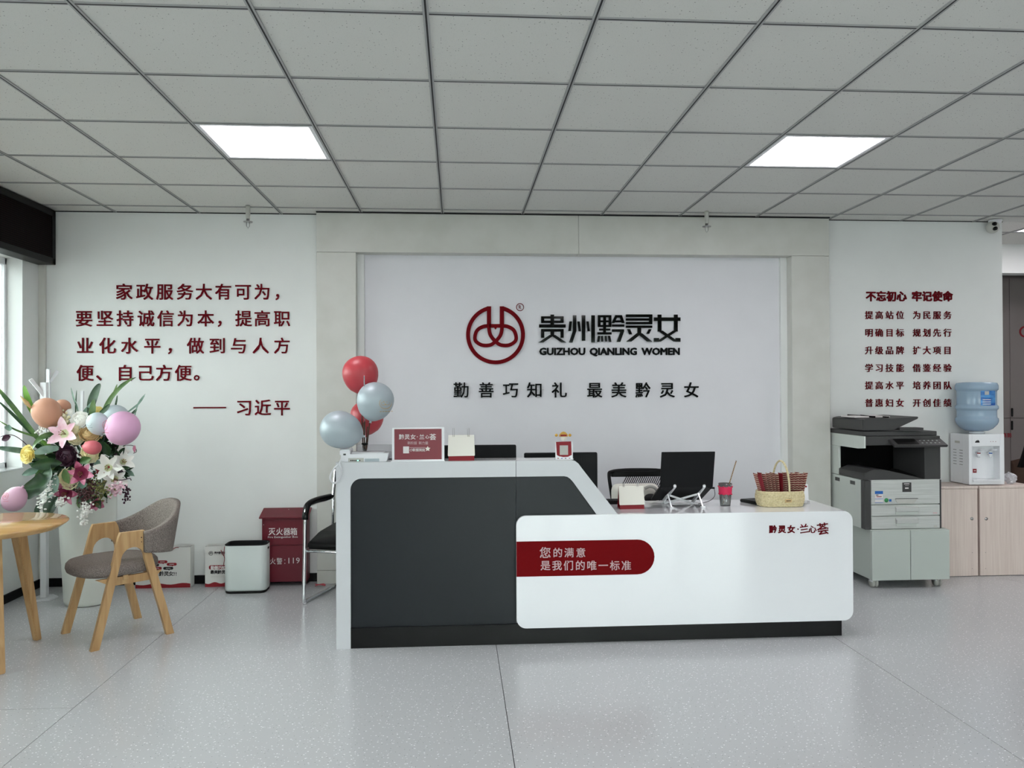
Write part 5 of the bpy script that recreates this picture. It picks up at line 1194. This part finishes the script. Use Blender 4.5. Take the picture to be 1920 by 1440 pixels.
# wrapping backrest: U-shaped band, taller at the centre
def bk(u,v,o):
    a=PI*u; c_=math.cos(a); s_=math.sin(a)
    r_=1+o*4
    y=math.copysign(abs(c_)**.8,c_)*.226*r_; x=-.055-(s_**.85)*.225*r_
    zt=.620+.140*s_**1.6; zb=.500-.034*s_**.8
    fl=(v-.5)*.05*s_
    return Vector((x-fl,y*(1+.04*s_*v),zb+(zt-zb)*v))
m=MB(); m.grid(bk,36,8,thick=.035); 
bmesh.ops.bevel(m.bm,geom=[e for e in m.bm.edges if e.calc_face_angle(0)>1.2],offset=.008,segments=3,affect='EDGES')
for f in m.bm.faces: f.smooth=True
m.build('backrest','fabric',t,local=True)
m=MB()
for s in (1,-1):
    for z in (.56,.585): m.ell((-.045,s*.225,z),(.004,.003,.004),u=8,v=6)
m.build('bolt','black',t,local=True)
# ================================================================== FLOOR VASE WITH FLOWERS
vb=Vector((-2.49,5.50,0)); t=thing('floor_vase',vb,'tall white ceramic floor vase in the left corner holding flowers','vase')
MB().lathe(vb,[(.125,0),(.138,.006),(.146,.03),(.152,.15),(.166,.4),(.176,.62),(.180,.80),(.176,.81),(.17,.80),(.166,.6),(.14,.1),(.01,.08)],n=56,cap=True).build('body','vase',t)
FA=thing('flower_arrangement',vb+Vector((0,0,.80)),'large artificial flower arrangement with lilies, roses and long leaves in the white vase','flowers')
rnd=random.Random(11)
def frame(d):
    d=Vector(d).normalized(); up=Vector((0,0,1)) if abs(d.z)<.9 else Vector((0,1,0)); a=d.cross(up).normalized(); b=a.cross(d); return d,a,b
def petal(m,c,d,side,up,L_,W_,curl=.4,cup=.25,nu=6,nv=4,mi=0,tip=1.0,spread=.55,mif=None):
    """petal grows from c: first along d, bending outwards along side"""
    def fn(u,v,o):
        w_=W_*math.sin(PI*min(1,u*.9+.08))**.8*(v-.5)
        out=side*(L_*(spread*u+curl*u*u*.5)); fwd=d*(L_*(u*.75-curl*u*u*.75+cup*abs(v-.5)*2*math.sin(PI*u)*.35))
        return c+out+fwd+up*w_+side*0
    m.grid(fn,nu+1,nv,mif=mif)
def lily(pxx,pyy,Y,s,dirn,mt_,n=6,rot=0,spread=.8,curl=.55,ctr='anther'):
    ctr_r=.55 if mt_=='fl_magenta' else .28
    c=P(pxx,pyy,Y); d,a,b=frame(dirn); m=MB()
    for k in range(n):
        an=rot+2*PI*k/n; side=a*math.cos(an)+b*math.sin(an); tg=d.cross(side).normalized()
        petal(m,c-d*s*.25,d,side,tg,s*(1 if k%2 else .93),s*(.58 if k%2 else .46),curl=curl,spread=spread*.92,mif=(lambda u:1 if u<ctr_r else 0))
    o=m.build('lily',[mt_,'fl_deep' if mt_=='fl_magenta' else 'fl_throat'],FA); q=MB()
    for k in range(6):
        an=k*PI/3+.3; side=a*math.cos(an)+b*math.sin(an); e=c+d*s*.32+side*s*.14; q.tube([c-d*s*.2,e],.0012,n=4); q.ell(e,(.004,.003,.003),u=6,v=4)
    q.build('stamens',ctr,o); return o
def rose(pxx,pyy,Y,r,dirn,mt_,layers=5,name='rose'):
    """dense rosette: ruffled petals standing on a dome, outer ones opening"""
    c=P(pxx,pyy,Y); d,a,b=frame(dirn); m=MB(); layers+=2
    R_=d.to_track_quat('Z','Y').to_matrix().to_4x4(); m.ell(c-d*r*.1,(r*.86,r*.86,r*.42),u=16,v=8,mtx=R_)
    for l in range(layers):
        f=l/(layers-1); n=3+l; R=r*(.10+.80*f); top=r*(.42*math.sqrt(max(0,1-f*f*.9))+.02)
        for k in range(n):
            an=2*PI*(k/n)+l*.9+rnd.uniform(-.1,.1); half=PI/n*1.35; fl=r*(.04+.20*f*f); w1=rnd.uniform(-.04,.04); ph=rnd.uniform(0,6)
            def fn(u,v,o,an=an,half=half,R=R,top=top,fl=fl,w1=w1,ph=ph,f=f):
                t_=an+half*(v-.5)*2; e=1-(abs(v-.5)*2)**3*.5*u
                rad=R+r*.05*(v-.5)*2+fl*u*u+(w1+.035*math.sin(9*v+ph)*u)*r
                h=-r*.25+(top+r*.25)*u*e-r*.12*f*u**3
                return c+(a*math.cos(t_)+b*math.sin(t_))*rad+d*h
            m.grid(fn,4,7)
    return m.build(name,mt_,FA)
def blade(pts,w_,mt_='leaf2',name='blade_leaf',fold=.25,n=6):
    sp=spline([Vector(p) for p in pts],n); N_=len(sp)-1; m=MB()
    def fn(u,v,o):
        i=min(int(u*N_+.5),N_); p=sp[i]; tt=(sp[min(i+1,N_)]-sp[max(i-1,0)]).normalized(); side=tt.cross(Vector((.15,1,.1))).normalized(); nn=tt.cross(side)
        wd=w_*math.sin(PI*min(1,.08+u*.92))**.6; return p+side*wd*(v-.5)+nn*abs(v-.5)*wd*fold
    m.grid(fn,N_,2); return m.build(name,mt_,FA)
def leafb(pxx,pyy,Y,L_,W_,ang,mt_='leaf',tilt=.3,name='broad_leaf',bend=.3):
    """broad leaf: base at the pixel, growing at screen angle ang (deg, 0 = right)"""
    c=P(pxx,pyy,Y); a=math.radians(ang); dr=Vector((math.cos(a),-tilt,math.sin(a))).normalized(); sd=dr.cross(Vector((0,1,0))).normalized(); nn=dr.cross(sd); m=MB()
    def fn(u,v,o):
        wd=W_*math.sin(PI*(u*.96+.02))**.8; return c+dr*L_*u+sd*wd*(v-.5)+nn*(abs(v-.5)*wd*.45+.012*L_*math.sin(26*u)*abs(v-.5))-Vector((0,0,1))*L_*bend*u*u*.5
    m.grid(fn,12,4); return m.build(name,mt_,FA)
def stemp(pts,r=.003,mt_='stem',name='stem'):
    return MB().tube(spline([Vector(p) for p in pts],5),r,n=5).build(name,mt_,FA)
# dark filler foliage (uncountable mass) inside the bouquet
core=P(158,872,5.42); m=MB()
for k in range(620):
    th=rnd.uniform(0,2*PI); ph=math.acos(rnd.uniform(-1,1)); rr=rnd.uniform(.45,1)**.6
    q=Vector((math.sin(ph)*math.cos(th)*.27,math.sin(ph)*math.sin(th)*.16,math.cos(ph)*.25))*rr
    if q.z<-.12: q.x*=.75
    c=core+q; dr=(q.normalized()+Vector((rnd.uniform(-.5,.5),rnd.uniform(-.7,.1),rnd.uniform(-.5,.5)))).normalized(); sd=dr.cross(Vector((rnd.uniform(-.4,.4),1,rnd.uniform(-.4,.4)))).normalized(); nn=dr.cross(sd)
    L_=rnd.uniform(.045,.09); W_=L_*rnd.uniform(.3,.5); mi_=rnd.choice((0,0,0,0,1,2,0,3))
    m.grid(lambda u,v,o:c+dr*L_*u+sd*W_*math.sin(PI*(u*.94+.03))*(v-.5)+nn*abs(v-.5)*W_*.4,4,2,mi=mi_)
tag(m.build('filler_foliage',['leaf','leaf2','leaf3','fl_plum'],FA),kind='stuff')
m=MB()
for k in range(14): a=k*2*PI/14; m.tube([vb+Vector((.06*math.cos(a),.06*math.sin(a),.4)),core+Vector((.1*math.cos(a),.07*math.sin(a),-.1))],.004,n=5)
m.build('stem_bundle','stem',FA)
# flowers (pixel centre, depth, size, facing)
lily(120,813,5.22,.105,(-.1,-1,.25),'fl_pink',rot=.35,spread=.95,curl=.3)
lily(153,888,5.20,.085,(.1,-1,.1),'fl_magenta',rot=.2,spread=.9,curl=.3)
lily(124,925,5.22,.085,(-.1,-1,-.1),'fl_magenta',rot=.0,spread=.9,curl=.4)
lily(180,943,5.22,.075,(.5,-.6,-.4),'fl_magenta',rot=.5,spread=.6,curl=.3)
lily(203,877,5.24,.095,(.2,-1,.2),'fl_white',rot=.1,spread=.9,curl=.3)
lily(231,866,5.28,.085,(.6,-.8,.3),'fl_white',rot=.6,spread=.8,curl=.3)
lily(215,898,5.25,.085,(.5,-.8,-.3),'fl_white',rot=.3,spread=.9,curl=.3)
lily(136,845,5.24,.045,(.1,-1,.4),'fl_white',rot=.3,spread=.8,curl=.2)
lily(228,848,5.32,.075,(.7,-.6,.6),'fl_white',rot=.2,spread=.5,curl=.2)
rose(130,897,5.21,.062,(-.1,-1,.15),'fl_cream',6)
rose(168,852,5.22,.052,(.05,-1,-.1),'fl_cream',5)
rose(150,788,5.26,.052,(0,-1,.2),'fl_white',5,'carnation'); rose(139,806,5.25,.040,(-.1,-1,.1),'fl_cream',5,'carnation')
rose(142,820,5.27,.045,(.1,-1,-.1),'fl_cream',5,'carnation'); rose(130,773,5.30,.022,(0,-1,.5),'fl_white',3,'rosebud')
rose(51,852,5.16,.052,(-.4,-1,.1),'fl_yellow',6); rose(170,813,5.24,.062,(.3,-.7,.7),'fl_tan',5)
rose(163,802,5.33,.05,(.0,-.7,.7),'fl_plum',5,'plum_rose'); rose(124,855,5.22,.062,(-.1,-1,.1),'fl_plum',6,'plum_rose'); rose(140,873,5.25,.05,(.1,-1,0),'fl_plum',5,'plum_rose')
rose(183,769,5.40,.03,(.2,-.6,.6),'fl_yellow',3,'rosebud')
def cluster(name,pl,r0,n,mt_,Y,sp=.012,big=1,seed=1,asp=(1,1,1)):
    rn=random.Random(seed); m=MB(); sp_=[P(x,y,Y) for x,y in pl]
    for k in range(n):
        u=rn.random()*(len(sp_)-1); i=min(int(u),len(sp_)-2); p=sp_[i].lerp(sp_[i+1],u-i); rad=sp*(1.15-.6*u/(len(sp_)-1)*big)
        q=p+Vector((rn.gauss(0,rad),rn.gauss(0,rad*.7),rn.gauss(0,rad))); s=r0*rn.uniform(.7,1.2); m.ell(q,(s*asp[0],s*asp[1],s*asp[2]),u=7,v=5)
    return tag(m.build(name,mt_,FA),kind='stuff')
cluster('wisteria',[(97,905),(88,925),(80,945),(82,958)],.0085,230,'fl_white',5.18,sp=.018,seed=2,asp=(1.1,.35,.6))
cluster('wisteria',[(118,938),(110,946)],.009,60,'fl_white',5.18,sp=.018,seed=3,asp=(1,.5,.8))
cluster('wisteria',[(160,950),(158,965),(156,982)],.0075,90,'fl_white',5.16,sp=.016,seed=4)
cluster('berry_cluster',[(155,920),(166,935)],.0065,110,'berry',5.20,sp=.026,big=.2,seed=5)
cluster('berry_cluster',[(165,905),(178,915)],.006,80,'berry',5.22,sp=.022,big=.2,seed=6)
cluster('berry_cluster',[(238,916),(236,938)],.0065,50,'fl_plum',5.26,sp=.012,big=.2,seed=7)
cluster('olive_blossom',[(180,905),(195,922)],.006,110,'fl_olive',5.21,sp=.026,big=.2,seed=8)
cluster('pink_blossom',[(208,922),(228,914)],.010,60,'fl_pink',5.24,sp=.019,big=.2,seed=9,asp=(1,.6,.8))
cluster('red_blossom',[(185,884),(198,890)],.007,60,'print_red',5.25,sp=.016,big=.2,seed=10)
cluster('white_sprig',[(75,805),(95,828)],.006,60,'fl_white',5.25,sp=.018,big=.2,seed=12)
cluster('bottle_cream_blossom',[(120,778),(128,792)],.010,36,'fl_cream',5.30,sp=.02,big=.2,seed=13)
bpy.data.objects['bottle_cream_blossom'].name='cream_blossom'
# long blades: traced from root pixel to tip pixel through the air
Q=lambda x,y,Y: P(x,y,Y)
blade([Q(95,850,5.35),Q(55,800,5.25),Q(20,755,5.15),Q(-8,722,5.08)],.035)
blade([Q(90,845,5.33),Q(50,795,5.22),Q(10,745,5.12),Q(-20,705,5.05)],.03,'leaf2')
blade([Q(85,835,5.4),Q(60,812,5.35),Q(28,780,5.25),Q(-5,750,5.2)],.028,'leaf')
blade([Q(90,800,5.3),Q(64,772,5.25),Q(52,745,5.2),Q(45,722,5.2)],.05,'leaf4')
blade([Q(95,835,5.25),Q(70,820,5.2),Q(30,806,5.15),Q(-10,784,5.1)],.014,'leaf2')
blade([Q(85,850,5.25),Q(50,846,5.2),Q(20,842,5.15),Q(-15,838,5.1)],.04,'leaf3')
blade([Q(110,840,5.18),Q(90,842,5.15),Q(76,846,5.12),Q(64,850,5.1)],.05,'leaf3')
blade([Q(100,812,5.25),Q(80,820,5.2),Q(68,832,5.15),Q(62,842,5.1)],.04,'leaf2')
blade([Q(185,800,5.35),Q(200,760,5.35),Q(222,730,5.35),Q(250,708,5.35)],.03,'leaf2')
blade([Q(190,790,5.36),Q(208,750,5.36),Q(228,722,5.36),Q(256,707,5.36)],.018,'leaf')
blade([Q(182,802,5.36),Q(200,765,5.36),Q(212,742,5.36),Q(220,720,5.36)],.022,'leaf2')
blade([Q(172,790,5.36),Q(172,760,5.35),Q(180,735,5.35),Q(188,719,5.35)],.06,'leaf')
blade([Q(175,795,5.34),Q(174,775,5.33),Q(175,762,5.33),Q(176,748,5.33)],.045,'leaf2')
blade([Q(150,790,5.38),Q(160,775,5.36),Q(168,765,5.35),Q(175,752,5.34)],.04,'leaf3')
blade([Q(180,788,5.33),Q(190,775,5.33),Q(200,765,5.33),Q(206,758,5.33)],.03,'leaf')
blade([Q(148,790,5.4),Q(145,765,5.4),Q(138,745,5.4),Q(133,726,5.4)],.014,'leaf3')
blade([Q(143,790,5.4),Q(142,765,5.4),Q(143,745,5.4),Q(144,731,5.4)],.010,'leaf')
blade([Q(250,795,5.4),Q(255,770,5.4),Q(262,752,5.4),Q(273,738,5.4)],.010,'leaf3')
blade([Q(236,775,5.4),Q(250,765,5.4),Q(262,755,5.4),Q(272,741,5.4)],.012,'leaf3')
blade([Q(215,772,5.42),Q(217,760,5.42),Q(219,750,5.42),Q(220,741,5.42)],.014,'leaf')
blade([Q(244,778,5.4),Q(250,774,5.4),Q(254,770,5.4),Q(257,767,5.4)],.018,'leaf')
blade([Q(95,870,5.2),Q(90,890,5.1),Q(70,905,5.05),Q(44,915,5.02)],.085,'leaf','broad_leaf',fold=.5)
blade([Q(92,880,5.17),Q(80,905,5.1),Q(62,922,5.08),Q(50,936,5.06)],.09,'leaf','broad_leaf',fold=.4)
leafb(116,868,5.17,.17,.075,176,'leaf'); leafb(104,875,5.19,.12,.06,200,'leaf2'); leafb(105,930,5.2,.13,.08,250,'leaf',name='broad_leaf'); leafb(85,935,5.25,.14,.08,262,'leaf')
leafb(150,868,5.22,.10,.05,30,'leaf2'); leafb(205,855,5.26,.12,.06,100,'leaf'); leafb(222,860,5.3,.11,.035,60,'leaf'); leafb(140,910,5.22,.10,.06,15,'leaf3'); leafb(160,925,5.22,.09,.05,-40,'leaf'); leafb(180,930,5.23,.08,.05,-60,'leaf')
leafb(200,830,5.3,.10,.04,200,'leaf'); leafb(195,880,5.26,.10,.05,120,'leaf3'); leafb(120,880,5.2,.09,.05,-60,'leaf2'); leafb(105,890,5.2,.10,.05,-80,'leaf3')
leafb(20,818,5.12,.05,.04,-160,'fl_plum'); leafb(17,808,5.12,.05,.045,80,'leaf3'); 
stemp([Q(60,845,5.2),Q(40,825,5.16),Q(18,815,5.12),Q(-10,823,5.1)],.0025,'fl_plum')
stemp([Q(235,835,5.34),Q(250,836,5.33),Q(256,846,5.33),Q(250,850,5.33)],.0022,'fl_plum'); stemp([Q(214,900,5.25),Q(230,900,5.24),Q(243,897,5.24),Q(246,901,5.24)],.003,'fl_plum')
leafb(252,848,5.33,.06,.022,80,'fl_magenta',name='bud')
for q_ in ((92,860,5.24,.11,.035,150,'leaf2'),(80,850,5.26,.12,.03,165,'leaf'),(100,842,5.24,.10,.03,130,'leaf4'),(98,895,5.2,.12,.05,215,'leaf'),(110,905,5.2,.10,.05,235,'leaf3'),(75,880,5.2,.10,.045,190,'leaf3'),(225,880,5.27,.08,.03,20,'leaf'),(215,835,5.32,.10,.035,35,'leaf'),(190,815,5.3,.09,.04,75,'leaf2'),(160,830,5.28,.08,.04,60,'leaf'),(108,830,5.26,.09,.03,110,'leaf2')): leafb(*q_)
m=MB(); a=P(58,765,5.2); b_=P(38,742,5.18); m.tube([a,a.lerp(b_,.4),b_],[.006,.014,.002],n=8); m.build('lily_bud','fl_tan',FA)
# ================================================================== BALLOONS IN THE FLOWERS
G='small balloons tucked in the flower arrangement'
pq=lambda n,Y:n*Y/F
balloon(P(88,774,5.26),pq(24.5,5.26),pq(28,5.26),(.3,.2,-1),'bal_tan','tan balloon, larger of the two at the upper left of the flowers',G)
balloon(P(117,764,5.42),pq(14,5.42),pq(15,5.42),(-.2,.2,-1),'bal_tan','tan balloon, smaller, half behind the larger tan one',G)
balloon(P(214,786,5.40),pq(25,5.4),pq(28,5.4),(-.9,.2,-.5),'bal_pale','pale blue balloon half hidden behind the pink one',G)
balloon(P(183,794,5.17),pq(18.5,5.17),pq(21,5.17),(.2,.3,-1),'bal_pale','small pale silver balloon with printed emblem left of the pink balloon',G,logo=True,logo_c=(-.4,.1),logo_mt='bal_silver')
balloon(P(230,803,5.12),pq(29.5,5.12),pq(32,5.12),(-.45,.5,-.8),'bal_pink','large pink balloon at the right side of the flowers',G,logo=True,logo_c=(-.82,.2),logo_mt='bal_rose')
balloon(P(173,839,5.14),pq(12.8,5.14),pq(17,5.14),(-1,.2,.1),'bal_rose','small rose-red balloon in the middle of the flowers',G)
balloon(P(27,936,4.98),pq(20,4.98),pq(23,4.98),(.62,.1,1),'bal_mauve','mauve teardrop balloon hanging low above the wooden table',G,logo=True,logo_c=(-.3,.35),logo_mt='bal_rose')
